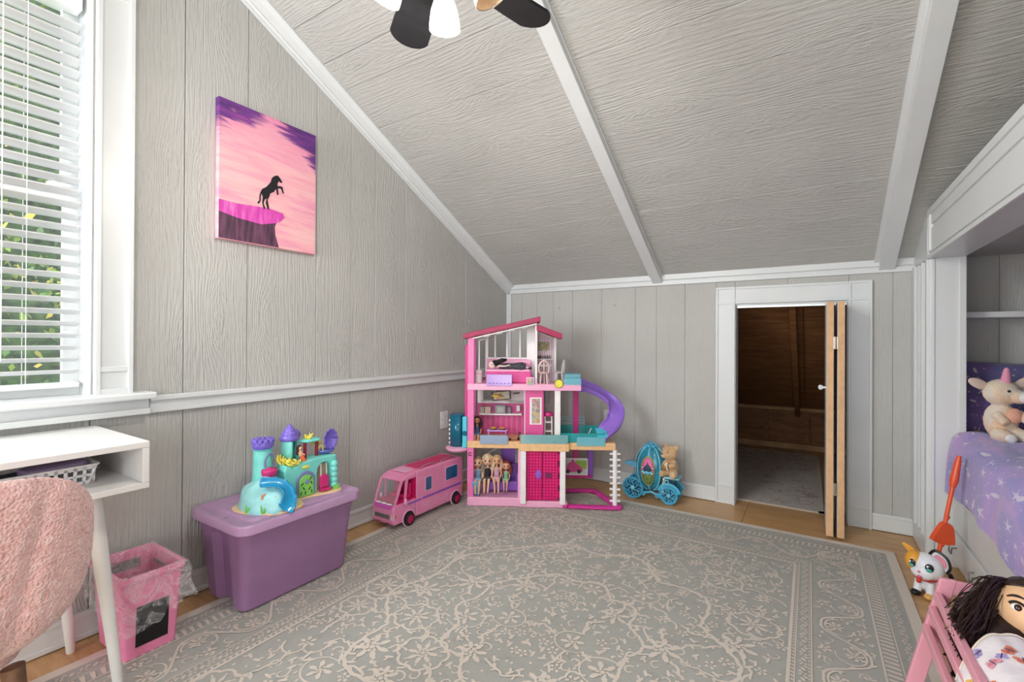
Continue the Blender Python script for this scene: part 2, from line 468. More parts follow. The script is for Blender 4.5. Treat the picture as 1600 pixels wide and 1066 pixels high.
# nook shell
struct(MB().box((NXI - .02, NF - .1, 1.557), (XE, .0, 1.6)).build('ceiling_nook', m_plain))
struct(MB().box((3.8, NF, 0), (3.86, 0, 1.56)).build('wall_nook_side', m_wallB))
struct(MB().box((NXI, NF - .1, 0), (3.86, NF, 1.56)).build('wall_nook_foot', m_plain))
sh = MB().box((NXI + .0, -.2, 1.222), (3.795, -.012, 1.252)).build('wall_shelf', m_trim, bevel=.003)
tag(sh, 'white painted shelf board running across the wall above the bed pillows', 'shelf')

# ------------------------------------------------------------------ window in the gable wall
m_glass = M('window_glass', '#f4fbff', .02, alpha=.06, var=0)
m_vinyl = M('white_vinyl', '#f0f2f2', .3, var=.01)
w1 = empty_struct('window_1', (0, (WY0 + WY1) / 2, 0))
def wpart(name, mb, mat=m_trim, bevel=.003, parent=None, **k):
    o = mb.build(name, mat, parent or w1, bevel=bevel, **k)
    return o
def WB(a, b):   # box given in world coordinates, stored relative to the window
    return MB(Matrix.Translation((0, -(WY0 + WY1) / 2, 0))).box(a, b)
JX = -.125
wpart('window_jamb', WB((JX, WY1 - .014, WZ0), (0, WY1 + .002, WZ1)))
wpart('window_jamb', WB((JX, WY0 - .002, WZ0), (0, WY0 + .014, WZ1)))
wpart('window_head', WB((JX, WY0, WZ1 - .014), (0, WY1, WZ1)))
GY1 = WY1 - .014; GY0 = WY0 + .014
for (za, zb, xo) in ((.886, 1.63, -.09), (1.615, WZ1 - .014, -.118)):
    f = WB((xo - .014, GY0, za), (xo + .014, GY0 + .045, zb)).box((xo - .014, GY1 - .045, za), (xo + .014, GY1, zb)) \
        .box((xo - .0135, GY0 + .045, za), (xo + .0135, GY1 - .045, za + .045)).box((xo - .0135, GY0 + .045, zb - .045), (xo + .0135, GY1 - .045, zb))
    f = wpart('sash', f, m_vinyl, 0)
    wpart('pane', WB((xo - .003, GY0 + .04, za + .04), (xo + .003, GY1 - .04, zb - .04)), m_glass, 0, f)
# casing: raised-edge boards
for s, ya, yb in ((1, WY1 + .006, -2.711), (-1, WY0 - .121, WY0 - .006)):
    o = wpart('side_casing', WB((0, ya, .885), (.016, yb, 2.5)))
    for a, b in ((ya, ya + .016), (yb - .016, yb)):
        wpart('casing_edge', WB((.01, a, .885), (.026, b, 2.5)), parent=o, bevel=.002)
    for z in (.9, .985): wpart('casing_crosspiece', WB((.01, ya + .012, z - .014), (.0245, yb - .012, z + .006)), parent=o, bevel=.002)
wpart('head_casing', WB((0, WY0 - .12, WZ1 + .006), (.022, -2.711, WZ1 + .12)))
wpart('window_stool', WB((JX, WY0 - .17, .862), (.085, -2.652, .888)), bevel=.006)
wpart('apron', WB((0, WY0 - .16, .80), (.03, -2.66, .862)))
wpart('apron_edge', WB((.02, WY0 - .16, .80), (.045, -2.66, .822)))

# horizontal blind
m_slat = M('white_blind_slat', '#fafafa', .45, var=.01)
bl = thing('window_blind', 'white horizontal slat blind hanging in the window above the desk', 'blind', (-.045, -3.23, .9))
by0, by1 = GY0 + .012 + 3.23, GY1 - .012 + 3.23
MB().box((-.03, by0, 1.40), (.03, by1, 1.455)).build('head_rail', m_slat, bl, bevel=.004)
MB().box((-.026, by0, .018), (.026, by1, .036)).build('bottom_rail', m_slat, bl, bevel=.004)
sl0 = None; tilt = math.radians(17)
z = .075; k = 0
while z < 1.385:
    if sl0 is None:
        mb = MB(); mb.grid(2, 7, lambda u, v: ((v - .5) * .05, by0 + (by1 - by0) * u, .0022 * (1 - (2 * v - 1) ** 2)))
        sl0 = mb.build('slat', m_slat, bl, smooth=True, solid=.0028); sl0.location.z = z; sl0.rotation_euler.y = -tilt
    else: inst(sl0, bl, (0, 0, z))
    z += .0437
for y in (by1 - .14, by0 + .14):
    for x in (-.024, .024): MB().tube([(x, y, .03), (x, y, 1.41)], .0011, 5).build('ladder_cord', m_slat, bl)
MB().tube([(.034, by1 - .2, .12), (.033, by1 - .2, 1.41)], .0016, 6).build('tilt_cord', m_slat, bl)

# garden outside
m_leaf = [M('hedge_leaf_a', '#8aa634', .5, var=.3, vs=4), M('hedge_leaf_b', '#4f7f2a', .5, var=.3, vs=4), M('hedge_leaf_c', '#c3b53c', .5, var=.25, vs=5)]
m_bark = M('hedge_bark', '#5b4a36', .9)
random.seed(11)
struct(MB().box((-14, -16, -2.65), (-.3, 12, -2.6)).build('ground_lawn', M('lawn', '#6f8a3a', .9, var=.3, vs=2)))
def bush(label, loc, r, seed, n):
    rr = random.Random(seed)
    t = thing('hedge_shrub', label, 'shrub', loc)
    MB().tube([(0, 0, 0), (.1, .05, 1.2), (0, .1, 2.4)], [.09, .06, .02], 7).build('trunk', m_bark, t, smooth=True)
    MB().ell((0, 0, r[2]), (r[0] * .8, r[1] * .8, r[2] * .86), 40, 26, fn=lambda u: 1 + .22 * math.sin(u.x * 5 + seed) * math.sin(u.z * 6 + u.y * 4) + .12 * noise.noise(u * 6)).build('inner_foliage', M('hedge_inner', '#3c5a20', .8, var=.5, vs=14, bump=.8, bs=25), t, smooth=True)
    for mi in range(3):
        mb = MB()
        for _ in range(n if mi < 2 else n // 3):
            u = Vector((rr.gauss(0, 1), rr.gauss(0, 1), rr.gauss(0, 1))).normalized()
            k = rr.uniform(.62, 1.08) * (1 + .22 * math.sin(u.x * 5 + seed) * math.sin(u.z * 6 + u.y * 4))
            p = Vector((u.x * r[0], u.y * r[1], u.z * r[2])) * k + Vector((0, 0, r[2]))
            if p.z < .05: continue
            s = rr.uniform(.04, .10); d = (u + Vector((rr.uniform(-1, 1), rr.uniform(-1, 1), rr.uniform(-1, .6)))).normalized()
            sd = d.cross(Vector((rr.uniform(-1, 1), rr.uniform(-1, 1), rr.uniform(-1, 1)))).normalized() * s * .3
            mb.add([p, p + d * s * .5 + sd, p + d * s, p + d * s * .5 - sd], [(0, 1, 2, 3)])
        o = mb.build('foliage', m_leaf[mi], t); o['kind'] = 'stuff'
bush('tall yellow-green shrub outside the window', (-2.7, -2.6, -2.6), (1.25, 1.35, 2.1), 3, 5600)
bush('dark green rounded shrub further along outside the window', (-3.4, .85, -2.6), (1.3, 1.4, 2.3), 5, 3600)
bush('tall leafy tree crown behind the shrubs outside', (-7.9, -1.6, -2.6), (2.6, 3.2, 4.7), 9, 7500)

# ------------------------------------------------------------------ low door
dc = MB()
t = empty_struct('door_1', ((DX0 + DX1) / 2, 0, 0)); DM = Matrix.Translation((-(DX0 + DX1) / 2, 0, 0))
CX0, CX1 = 1.7, 2.548
def DB(a, b): return MB(DM).box(a, b)
for a, b, o_ in ((CX0, DX0 + .004, 0), (DX1 - .004, CX1, 1)):
    c = DB((a, -.016, .0), (b, .0, 1.46)).build('side_casing', m_trim, t, bevel=.002)
    for x0, x1 in ((a, a + .014), (b - .014, b)): DB((x0, -.025, .0), (x1, -.01, 1.46)).build('casing_edge', m_trim, c, bevel=.002)
    for z in (.012, .125, 1.355, 1.455): DB((a + .012, -.0235, z - .01), (b - .012, -.01, z + .005)).build('casing_crosspiece', m_trim, c, bevel=.002)
c = DB((DX0, -.016, DZ - .004), (DX1, 0, 1.46)).build('head_casing', m_trim, t, bevel=.002)
for z in (DZ, 1.447): DB((DX0 + .005, -.0235, z - .004), (DX1 - .005, -.01, z + .012)).build('casing_edge', m_trim, c, bevel=.002)
for a, b in ((DX0 - .006, DX0 + .008), (DX1 - .008, DX1 + .006)): DB((a, -.004, 0), (b, .11, DZ)).build('door_jamb', m_trim, t)
DB((DX0, .0, DZ - .014), (DX1, .11, DZ + .004)).build('door_jamb', m_trim, t)
DB((DX0 + .01, .02, DZ - .03), (DX1 - .01, .05, DZ - .012)).build('bifold_track', M('galvanised', '#b9bcbd', .35, .9), t)
# folded bifold leaves standing out into the room
bf = empty_struct('door_2', (2.365, -.02, 0))
m_raw = M('raw_pine_edge', '#e2b585', .55, var=.06, vs=30)
m_hinge = M('hinge_steel', '#b7b2a8', .35, .9)
for x0, x1, nm in ((-.046, -.012, 0), (.004, .038, 1)):
    lf = MB().box((x0, -.285, .014), (x1, .02, 1.322)).build('door_leaf', m_trim, bf, bevel=.002)
    MB().box((x0 + .002, -.289, .016), (x1 - .002, -.284, 1.320)).build('raw_edge', m_raw, lf)
    if nm == 0:
        kb = MB().lathe([(0, 0), (.006, 0), (.006, .012), (.0135, .02), (.015, .03), (.009, .037), (0, .038)], 16, rot=ry(-math.pi / 2), c=(x0, -.22, .835))
        kb.build('knob', m_vinyl, lf, smooth=True)
for z in (1.09, .28):
    h = MB().tube([(-.004, -.293, z - .035), (-.004, -.293, z + .035)], .005, 8).box((-.014, -.291, z - .033), (.006, -.288, z + .033))
    h.build('hinge', m_hinge, bf, smooth=True)
MB().tube([(.03, .03, 1.31), (.03, .03, 1.335)], .006, 8).build('pivot_pin', m_hinge, bf)

# ------------------------------------------------------------------ attic space behind the door
AX0, AX1, AYE = .95, 3.4, 1.93
def za(y): return 1.5 - .56 * y
at = MB().box((AX0 - .05, .1, 0), (AX0, AYE, 1.55)).box((AX1, .1, 0), (AX1 + .05, AYE, 1.55)).box((AX0, AYE, 0), (AX1, AYE + .04, .5))
wa = struct(at.build('wall_attic', m_ply))
rf = empty_struct('ceiling_attic')
for a, b in ((AX0, 1.66), (1.665, 2.2), (2.205, 2.9), (2.905, AX1)):
    MB().prism([(a, .1, za(.1)), (a, AYE, za(AYE)), (a, AYE, za(AYE) + .02), (a, .1, za(.1) + .02)], (b - a, 0, 0)).build('roof_panel', m_ply, rf)
struct(MB().prism([(AX0 - .3, .1, za(.1) + .03), (AX0 - .3, AYE + .2, za(AYE + .2) + .03), (AX0 - .3, AYE + .2, za(AYE + .2) + .12), (AX0 - .3, .1, za(.1) + .12)], (AX1 - AX0 + .6, 0, 0)).build('roof_leak_backing', m_ply))  # unseen slab added behind the roof panels to stop light leaking through
struct(MB().box((AX0 - .3, AYE + .03, -.1), (AX1 + .3, AYE + .1, .7)).box((AX0 - .12, .08, -.1), (AX0 - .04, AYE + .1, 1.6)).box((AX1 + .04, .08, -.1), (AX1 + .12, AYE + .1, 1.6)).build('wall_attic_outer', m_ply))
for x in (1.3, 2.12, 2.72):
    MB().prism([(x, .1, za(.1) - .07), (x, AYE, za(AYE) - .07), (x, AYE, za(AYE)), (x, .1, za(.1))], (.04, 0, 0)).build('rafter', m_ply, rf, bevel=.002)
MB().box((AX0, AYE - .05, .415), (AX1, AYE, .465)).build('top_plate', m_stud, wa, bevel=.003)
MB().box((AX0, AYE - .05, .04), (AX1, AYE, .095)).build('sole_plate', m_stud, wa, bevel=.003)
for x in (1.5, 1.85, 2.2, 2.55): MB().box((x, AYE - .03, .095), (x + .04, AYE, .415)).build('stud', m_ply, wa)
# unseen frames added around the left and rear lamps; no window opening
for nm, a, b, ax in (('added_frame_left', (0, -5.1, .9), (.04, -4.0, 2.4), 0), ('added_frame_rear', (.2, -6.2, .62), (2.3, -6.15, 1.48), 1)):
    mb = MB(); (x0, y0, z0), (x1, y1, z1) = a, b; w = .05
    if ax == 0:
        mb.box((x0, y0, z0), (x1, y0 + w, z1)).box((x0, y1 - w, z0), (x1, y1, z1)).box((x0, y0, z0), (x1, y1, z0 + w)).box((x0, y0, z1 - w), (x1, y1, z1))
    else:
        mb.box((x0, y0, z0), (x0 + w, y1, z1)).box((x1 - w, y0, z0), (x1, y1, z1)).box((x0, y0, z0), (x1, y1, z0 + w)).box((x0, y0, z1 - w), (x1, y1, z1))
    struct(mb.build(nm, m_trim, bevel=.003))

# ------------------------------------------------------------------ patterned rug
def rug_mat(name, c0, c1, mott, pile=.35):
    mt, nt, b = base_mat(name)
    p = nt.pos(); n1, _ = nt.noise(p, 3.2, 5, .6); n2, _ = nt.noise(p, 14, 4, .6); n3, _ = nt.noise(p, 420, 2)
    c = nt.mix(nt.m('MULTIPLY', n1, .9), c0, c1)
    f = nt.m('MULTIPLY', nt.m('GREATER_THAN', n2, mott), nt.m('SUBTRACT', n2, mott))
    c = nt.mix(nt.m('MINIMUM', nt.m('MULTIPLY', f, 2.2), .55), c, '#8d8a85')
    nt.put(b.inputs['Base Color'], c); b.inputs['Roughness'].default_value = .95; b.inputs['Specular IOR Level'].default_value = .1
    nt.put(b.inputs['Normal'], nt.bump(n3, pile, .002)); return mt
m_rug = rug_mat('rug_grey_pile', '#a4a49f', '#b5b5af', .57)
m_rugp = rug_mat('rug_cream_pattern', '#dad0c4', '#d2cabf', .62)
m_rugd = rug_mat('rug_dark_line', '#8d8c87', '#96958f', .7)
ZR = random.Random(99)
def ribbon(mb, pts, w, taper=0, z=0):
    z = ZR.uniform(0, .0012)
    P = [Vector((p[0], p[1])) for p in pts]; k = len(P); vs = []
    for i in range(k):
        t = P[min(i + 1, k - 1)] - P[max(i - 1, 0)]
        t = t.normalized() if t.length > 1e-9 else Vector((1, 0)); nrm = Vector((-t.y, t.x))
        ww = w / 2
        if taper: ww *= max(.12, 1 - taper * (i / (k - 1)))
        vs += [(*(P[i] + nrm * ww), z), (*(P[i] - nrm * ww), z)]
    mb.add(vs, [(2 * i, 2 * i + 1, 2 * i + 3, 2 * i + 2) for i in range(k - 1)])
def blob(mb, c, rx_, ry_, a, n=7, z=0):
    z = ZR.uniform(0, .0012)
    ca, sa = math.cos(a), math.sin(a); vs = []
    for i in range(n):
        q = 2 * math.pi * i / n; x, y = rx_ * math.cos(q), ry_ * math.sin(q)
        vs.append((c[0] + x * ca - y * sa, c[1] + x * sa + y * ca, z))
    mb.add(vs, [tuple(range(n))])
def flower(mb, c, r, n, rot, two=False):
    for i in range(n):
        a = rot + 2 * math.pi * i / n
        blob(mb, (c[0] + math.cos(a) * r * .66, c[1] + math.sin(a) * r * .66), r * .34, r * .9 / n + .002, a)
        if two: blob(mb, (c[0] + math.cos(a + .3) * r * .3, c[1] + math.sin(a + .3) * r * .3), r * .13, r * .1, a)
    blob(mb, c, r * .16, r * .16, 0, 6)
def scroll(mb, c, r, a, turn, w, sgn=1):
    pts = []
    for i in range(18):
        q = i / 17; rr = r * (1 - .75 * q); an = a + sgn * turn * q
        pts.append((c[0] + math.cos(an) * rr, c[1] + math.sin(an) * rr))
    ribbon(mb, pts, w, .3)
def vine(mb, p, q, w, R_, amp=.022):
    p = Vector(p); q = Vector(q); d = q - p; L = d.length
    if L < .02: return
    n = Vector((-d.y, d.x)) / L; bow = R_.uniform(-1, 1) * amp * 1.6; ph = R_.uniform(0, 6); k = max(6, int(L / .012)); pts = []
    for i in range(k + 1):
        t = i / k; e = math.sin(math.pi * t)
        saw = ((t * L / .055 + ph) % 1) - .5
        pts.append(p + d * t + n * (e * (bow + amp * .55 * saw + amp * .35 * math.sin(9 * t + ph))))
    ribbon(mb, pts, w)
    for i in range(2, k - 1, 5):
        if R_.random() < .6:
            tg = (pts[i + 1] - pts[i]).normalized(); s = R_.choice((-1, 1)); an = math.atan2(tg.y, tg.x) + s * .9
            blob(mb, pts[i] + Vector((math.cos(an), math.sin(an))) * .014, .012, .0045, an, 5)
RX0, RX1, RY0, RY1 = .16, 2.61, -3.4, -.345
def make_rug():
    R_ = random.Random(21); cx, cy = (RX0 + RX1) / 2, (RY0 + RY1) / 2; hx, hy = (RX1 - RX0) / 2, (RY1 - RY0) / 2
    t = thing('area_rug', 'large grey rug with cream floral scrollwork covering the floor', 'rug', (cx, cy, 0))
    MB().box((-hx, -hy, .0005), (hx, hy, .008)).build('pile', m_rug, t, bevel=.003)
    mb = MB()   # light edge strip
    for a, b in (((-hx, -hy), (hx, -hy + .04)), ((-hx, hy - .04), (hx, hy)), ((-hx, -hy + .04), (-hx + .04, hy - .04)), ((hx - .04, -hy + .04), (hx, hy - .04))):
        mb.box((a[0] + .0005, a[1] + .0005, .004), (b[0] - .0005, b[1] - .0005, .0088))
    mb.build('edge_binding', m_rugp, t)
    B = MB()
    def side(fn):
        """fn(s, d): s along the side, d inwards from the edge; run for four sides"""
        for ux, uy, L in ((1, 0, hx), (-1, 0, hx), (0, 1, hy), (0, -1, hy)):
            H = hy if ux else hx
            def put(s, d, ux=ux, uy=uy, H=H):
                n_ = Vector((-uy, ux)); p = Vector((ux, uy)) * s - n_ * (H - d); return p
            fn(put, L)
    def border(put, L):
        def ln(d, w): ribbon(B, [put(-L + d, d), put(L - d, d)], w)
        for d, w in ((.105, .004), (.158, .006), (.362, .005), (.41, .004), (.428, .011)): ln(d, w)
        # little curls
        for d0, pitch, dd in ((.072, .03, .058), (.386, .028, .05)):
            s = -L + d0; i = 0
            while s < L - d0:
                c = put(s, d0); a = math.atan2(*(put(s + .01, d0) - c).yx)
                flower(B, c, .0125, 4, a + .4) if i % 2 else blob(B, c, .011, .006, a + .7, 6)
                e = put(s + pitch * .5, d0 + (.009 if i % 2 else -.009)); blob(B, e, .008, .004, a - .6, 5)
                s += pitch; i += 1
        # zig-zag bands
        for d0, d1, pitch in ((.112, .153, .026), (.366, .372, .02), (.412, .424, .02)):
            s = -L + d1
            while s < L - d1 - pitch:
                a, b, c = put(s, d0), put(s + pitch, d0), put(s + pitch * .65, d1)
                B.add([(*a, .0006), (*put(s + pitch * .55, d0), .0006), (*c, .0006), (*put(s + pitch * .3, d1), .0006)], [(0, 1, 2, 3)]); s += pitch
        # main border: ogee scrolls with flowers
        d0, d1 = .165, .355; dm = (d0 + d1) / 2; n = max(4, round((2 * L - 2 * d0) / .17)); st = (2 * L - 2 * d0) / n
        for i in range(n):
            s0 = -L + d0 + st * i; up = 1 if i % 2 else -1
            pts = [put(s0 + st * q, dm + up * .078 * math.sin(math.pi * q) * (1 + .1 * math.sin(3 * math.pi * q))) for q in [j / 20 for j in range(21)]]
            ribbon(B, pts, .009)
            pts = [put(s0 + st * (.5 + .33 * math.cos(q)), dm + up * (.012 + .046 * math.sin(q))) for q in [j * math.pi * 1.5 / 20 for j in range(21)]]
            ribbon(B, pts, .008, .4)
            a = math.atan2(*(put(1, 0) - put(0, 0)).yx)
            flower(B, put(s0 + st * .5, dm + up * .025), .03, 7, R_.random() * 6, True)
            flower(B, put(s0 + st * .5, dm - up * .062), .024, 5, R_.random() * 6)
            for _ in range(20):
                q = put(s0 + R_.uniform(.05, .95) * st, R_.uniform(d0 + .01, d1 - .01)); blob(B, q, R_.uniform(.008, .015), R_.uniform(.004, .006), R_.random() * 6, 5)
            scroll(B, put(s0 + st * .1, dm - up * .05), .022, R_.random() * 6, 4.2, .005, up)
            scroll(B, put(s0 + st * .9, dm - up * .05), .022, R_.random() * 6, 4.2, .005, -up)
    side(border)
    o = B.build('border_pattern', m_rugp, t, loc=(0, 0, .0092)); o['kind'] = 'stuff'
    # field: mirrored arabesques
    F_ = MB(); fx, fy = hx - .45, hy - .45; pts = []; tries = 0
    while tries < 5000:
        tries += 1; p = Vector((R_.uniform(.02, fx - .05), R_.uniform(-fy + .05, fy - .05)))
        if all((p - q).length > .165 for q in pts) and p.x > .06: pts.append(p)
    allp = pts + [Vector((-p.x, p.y)) for p in pts]
    rad = {}
    for i, p in enumerate(pts):
        ty = R_.randrange(4); ro = R_.random() * 6; k = R_.uniform(.85, 1.2)
        for s in (1, -1):
            c = Vector((p.x * s, p.y)); r0 = ro if s == 1 else math.pi - ro
            if ty == 0:
                lp = [(c.x + math.cos(q) * k * (.074 + .010 * abs(math.sin(4 * q))), c.y + math.sin(q) * k * (.066 + .010 * abs(math.sin(4 * q)))) for q in [j * 2 * math.pi / 48 for j in range(49)]]
                ribbon(F_, lp, .0105); flower(F_, c, .05 * k, 8, r0, True)
                for j in range(8):
                    q = j * math.pi / 4 + r0; blob(F_, (c.x + math.cos(q) * .058 * k, c.y + math.sin(q) * .053 * k), .008, .004, q, 5)
            elif ty == 1:
                flower(F_, c, .06 * k, 7, r0, True); flower(F_, c + Vector((math.cos(r0), math.sin(r0))) * .03, .03, 5, r0)
                for j in (-1, 1):
                    q = r0 + j * 1.3 * s; scroll(F_, c + Vector((math.cos(q), math.sin(q))) * .055, .034, q + 2, 3.6, .008, j * s)
            elif ty == 2:
                for j in (-1, 1): scroll(F_, c + Vector((math.cos(r0 + j), math.sin(r0 + j))) * .03, .055 * k, r0 + j * 2, 4.4, .009, j * s)
                flower(F_, c, .03 * k, 6, r0)
            else:
                flower(F_, c, .048 * k, 6, r0, True)
                lp = [(c.x + math.cos(r0 + s * q) * .07 * k, c.y + math.sin(r0 + s * q) * .062 * k) for q in [j * 4.4 / 28 for j in range(29)]]
                ribbon(F_, lp, .008, .4)
                for j in range(9):
                    q = r0 + s * j * .5; blob(F_, (c.x + math.cos(q) * .084 * k, c.y + math.sin(q) * .076 * k), .009, .005, q + .5, 5)
        rad[i] = .07
    done = set()
    for i, p in enumerate(pts):
        nb = sorted(range(len(pts)), key=lambda j: (pts[j] - p).length)[1:5]
        for j in nb:
            if (j, i) in done or (pts[j] - p).length > .31: continue
            done.add((i, j)); d = (pts[j] - p).normalized(); st = R_.getstate()
            for s in (1, -1):
                R_.setstate(st)
                a, b = p + d * .06, pts[j] - d * .06
                vine(F_, (a.x * s, a.y), (b.x * s, b.y), R_.choice((.008, .009, .011)), R_)
        if p.x < .15: vine(F_, (p.x - .06, p.y), (-p.x + .06, p.y + .001), .009, R_)
    for ea, eb, w in ((fx * .78, fy * .62, .014), (fx * .42, fy * .34, .012)):   # scalloped medallion vines
        lp = []
        for j in range(241):
            q = j * 2 * math.pi / 240; sc = 1 + .07 * abs(math.sin(6 * q)) + .05 * math.sin(10 * q) + .016 * ((q * 14) % 1)
            lp.append((ea * sc * math.cos(q), eb * sc * math.sin(q)))
        ribbon(F_, lp, w)
    fill = []; tries = 0
    while tries < 12000:
        tries += 1; p = Vector((R_.uniform(0, fx), R_.uniform(-fy, fy)))
        if any((p - q).length < .034 for q in fill) or any((p - q).length < .088 for q in pts): continue
        fill.append(p); ty = R_.randrange(5); ro = R_.random() * 6
        for s in (1, -1):
            c = Vector((p.x * s, p.y)); r0 = ro if s == 1 else math.pi - ro
            if ty < 2: blob(F_, c, .018, .0065, r0, 6); blob(F_, c + Vector((math.cos(r0 + 1), math.sin(r0 + 1))) * .014, .012, .005, r0 + 1, 5)
            elif ty == 2: flower(F_, c, .022, 5, r0)
            elif ty == 3: scroll(F_, c, .024, r0, 4.6, .007, s)
            else: blob(F_, c, .007, .005, r0, 6)
    o = F_.build('field_pattern', m_rugp, t, loc=(0, 0, .0090)); o['kind'] = 'stuff'
    return t
make_rug()
# small rug in the attic
def attic_rug_mat():
    mt, nt, b = base_mat('attic_rug_pile'); p = nt.pos()
    n1, _ = nt.noise(p, 9, 5, .65, 1.5); n2, _ = nt.noise(p, 300, 2)
    nt.put(b.inputs['Base Color'], nt.ramp(n1, [(.36, '#bfaaa4'), (.46, '#d6d1cb'), (.56, '#c6c3be'), (.64, '#d0beb9')])); b.inputs['Roughness'].default_value = .95
    nt.put(b.inputs['Normal'], nt.bump(n2, .3, .002)); return mt
t = thing('attic_rug', 'faded pinkish grey rug on the attic floor behind the low door', 'rug', (1.72, 1.0, 0))
MB().box((-.66, -.89, .0005), (.6, .86, .008)).build('pile', attic_rug_mat(), t, bevel=.003)
B = MB(); R_ = random.Random(4)
for _ in range(150):
    c = (R_.uniform(-.6, .55), R_.uniform(-.82, .8)); flower(B, c, R_.uniform(.02, .045), 6, R_.random() * 6) if R_.random() < .5 else scroll(B, c, R_.uniform(.03, .07), R_.random() * 6, 4, .01)
o = B.build('woven_pattern', M('attic_rug_rose', '#b39c97', .95), t, loc=(0, 0, .0088)); o['kind'] = 'stuff'
MB().box((-.66, -.89, .004), (.6, -.86, .0092)).box((.57, -.89, .004), (.6, .86, .0092)).box((-.66, .83, .004), (.6, .86, .0092)).build('edge_binding', m_rugp, t)

# ------------------------------------------------------------------ storage tote
m_tote = M('purple_tote_plastic', '#99729b', .42, var=.03, bump=.1, bs=300)
m_lid = M('lilac_lid_plastic', '#bf99c0', .38, var=.02, bump=.06, bs=300)
tt = thing('storage_tote', 'purple plastic storage tote with lilac lid against the left wall', 'tote', (.222, -2.225, .0095))
def tote_ring(hx, hy, z, r, ch=.0):
    out = []; n = 5
    def arc(cx, cy, a):
        for i in range(n + 1):
            q = math.radians(a + 90 * i / n); out.append((cx + r * math.cos(q), cy + r * math.sin(q), z))
    arc(hx - r, -hy + r, -90); arc(hx - r, hy - r, 0)
    for x, d in ((.075, 0), (.06, ch), (-.045, ch), (-.06, 0)): out.append((x, hy - d, z))
    arc(-hx + r, hy - r, 90); arc(-hx + r, -hy + r, 180)
    for x, d in ((-.06, 0), (-.045, ch), (.06, ch), (.075, 0)): out.append((x, -hy + d, z))
    return out
mb = MB(); rings = [tote_ring(.136, .232, .002, .03, .03), tote_ring(.146, .242, .012, .035, .03), tote_ring(.172, .262, .27, .038, .03), tote_ring(.176, .265, .29, .038, .012), tote_ring(.184, .272, .335, .04, .0)]
loft(mb, rings).build('tub', m_tote, tt, smooth=True, angle=30)
def rr3(hx, hy, r, z, n=6): return [(x, y, z) for x, y in rrect(-hx, -hy, hx, hy, r, n)]
mb = MB(); loft(mb, [rr3(.208, .284, .05, .328), rr3(.213, .289, .052, .333), rr3(.213, .289, .052, .362), rr3(.208, .284, .05, .368), rr3(.19, .266, .045, .368), rr3(.182, .258, .042, .362), rr3(.165, .225, .04, .362), rr3(.158, .218, .04, .371)])
mb.build('lid', m_lid, tt, smooth=True, angle=40)
for s in (-1, 1): MB().box((-.03, s * .252 - .012, .362), (.03, s * .252 + .012, .366)).build('lid_latch_ridge', m_lid, tt, bevel=.002)

# ------------------------------------------------------------------ pink waste bin with a clear liner
m_binp = M('pink_bin_plastic', '#f08db4', .4, var=.03)
m_black = M('black_label', '#101012', .35)
bn = thing('waste_bin', 'pink square waste bin with clear plastic liner under the desk end', 'bin', (.195, -2.75, .0095))
def wall_ring(hx, hy, z): return rr3(hx, hy, .012, z, 3)
mb = MB()
B0, B1, H_ = (.112, .077), (.134, .092), .28
def bw(z): k = z / H_; return (B0[0] + (B1[0] - B0[0]) * k, B0[1] + (B1[1] - B0[1]) * k)
loft(mb, [wall_ring(*bw(0), .0), wall_ring(*bw(H_), H_), wall_ring(bw(H_)[0] - .006, bw(H_)[1] - .006, H_), wall_ring(bw(0)[0] - .006, bw(0)[1] - .006, .008)], cap1=True)
mb.build('bin_body', m_binp, bn, smooth=True, angle=30)
loft(MB(), [rr3(B1[0] + .007, B1[1] + .007, .014, H_ - .012), rr3(B1[0] + .007, B1[1] + .007, .014, H_ + .003), rr3(B1[0] - .008, B1[1] - .008, .01, H_ + .003), rr3(B1[0] - .008, B1[1] - .008, .01, H_ - .012)], False, False).build('rim', m_binp, bn, smooth=True, angle=30)
def facepanel(y0, y1, z0, z1, off):
    x0, x1 = bw(z0)[0], bw(z1)[0]
    return MB().prism([(x0 + off, y0, z0), (x0 + off, y1, z0), (x1 + off, y1, z1), (x1 + off, y0, z1)], (-.003, 0, 0))
facepanel(-.045, .05, .035, .175, .002).build('label_window', m_black, bn)
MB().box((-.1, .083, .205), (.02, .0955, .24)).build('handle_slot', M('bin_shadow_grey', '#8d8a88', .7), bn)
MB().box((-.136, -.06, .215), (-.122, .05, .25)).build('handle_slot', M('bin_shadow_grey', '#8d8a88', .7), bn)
def film():
    mt, nt, b = base_mat('clear_liner_film')
    q = nt.obj(); n1, _ = nt.noise(q, 11, 4, .6, 2.0)
    rdg = nt.m('SUBTRACT', 1, nt.m('MULTIPLY', nt.m('ABSOLUTE', nt.m('SUBTRACT', n1, .5)), 9))
    rdg = nt.m('MAXIMUM', rdg, 0)
    b.inputs['Base Color'].default_value = (.95, .95, .97, 1); b.inputs['Roughness'].default_value = .12
    nt.put(b.inputs['Alpha'], nt.m('ADD', .06, nt.m('MULTIPLY', rdg, .24)))
    nt.put(b.inputs['Normal'], nt.bump(n1, .7, .02)); return mt
m_film = film()
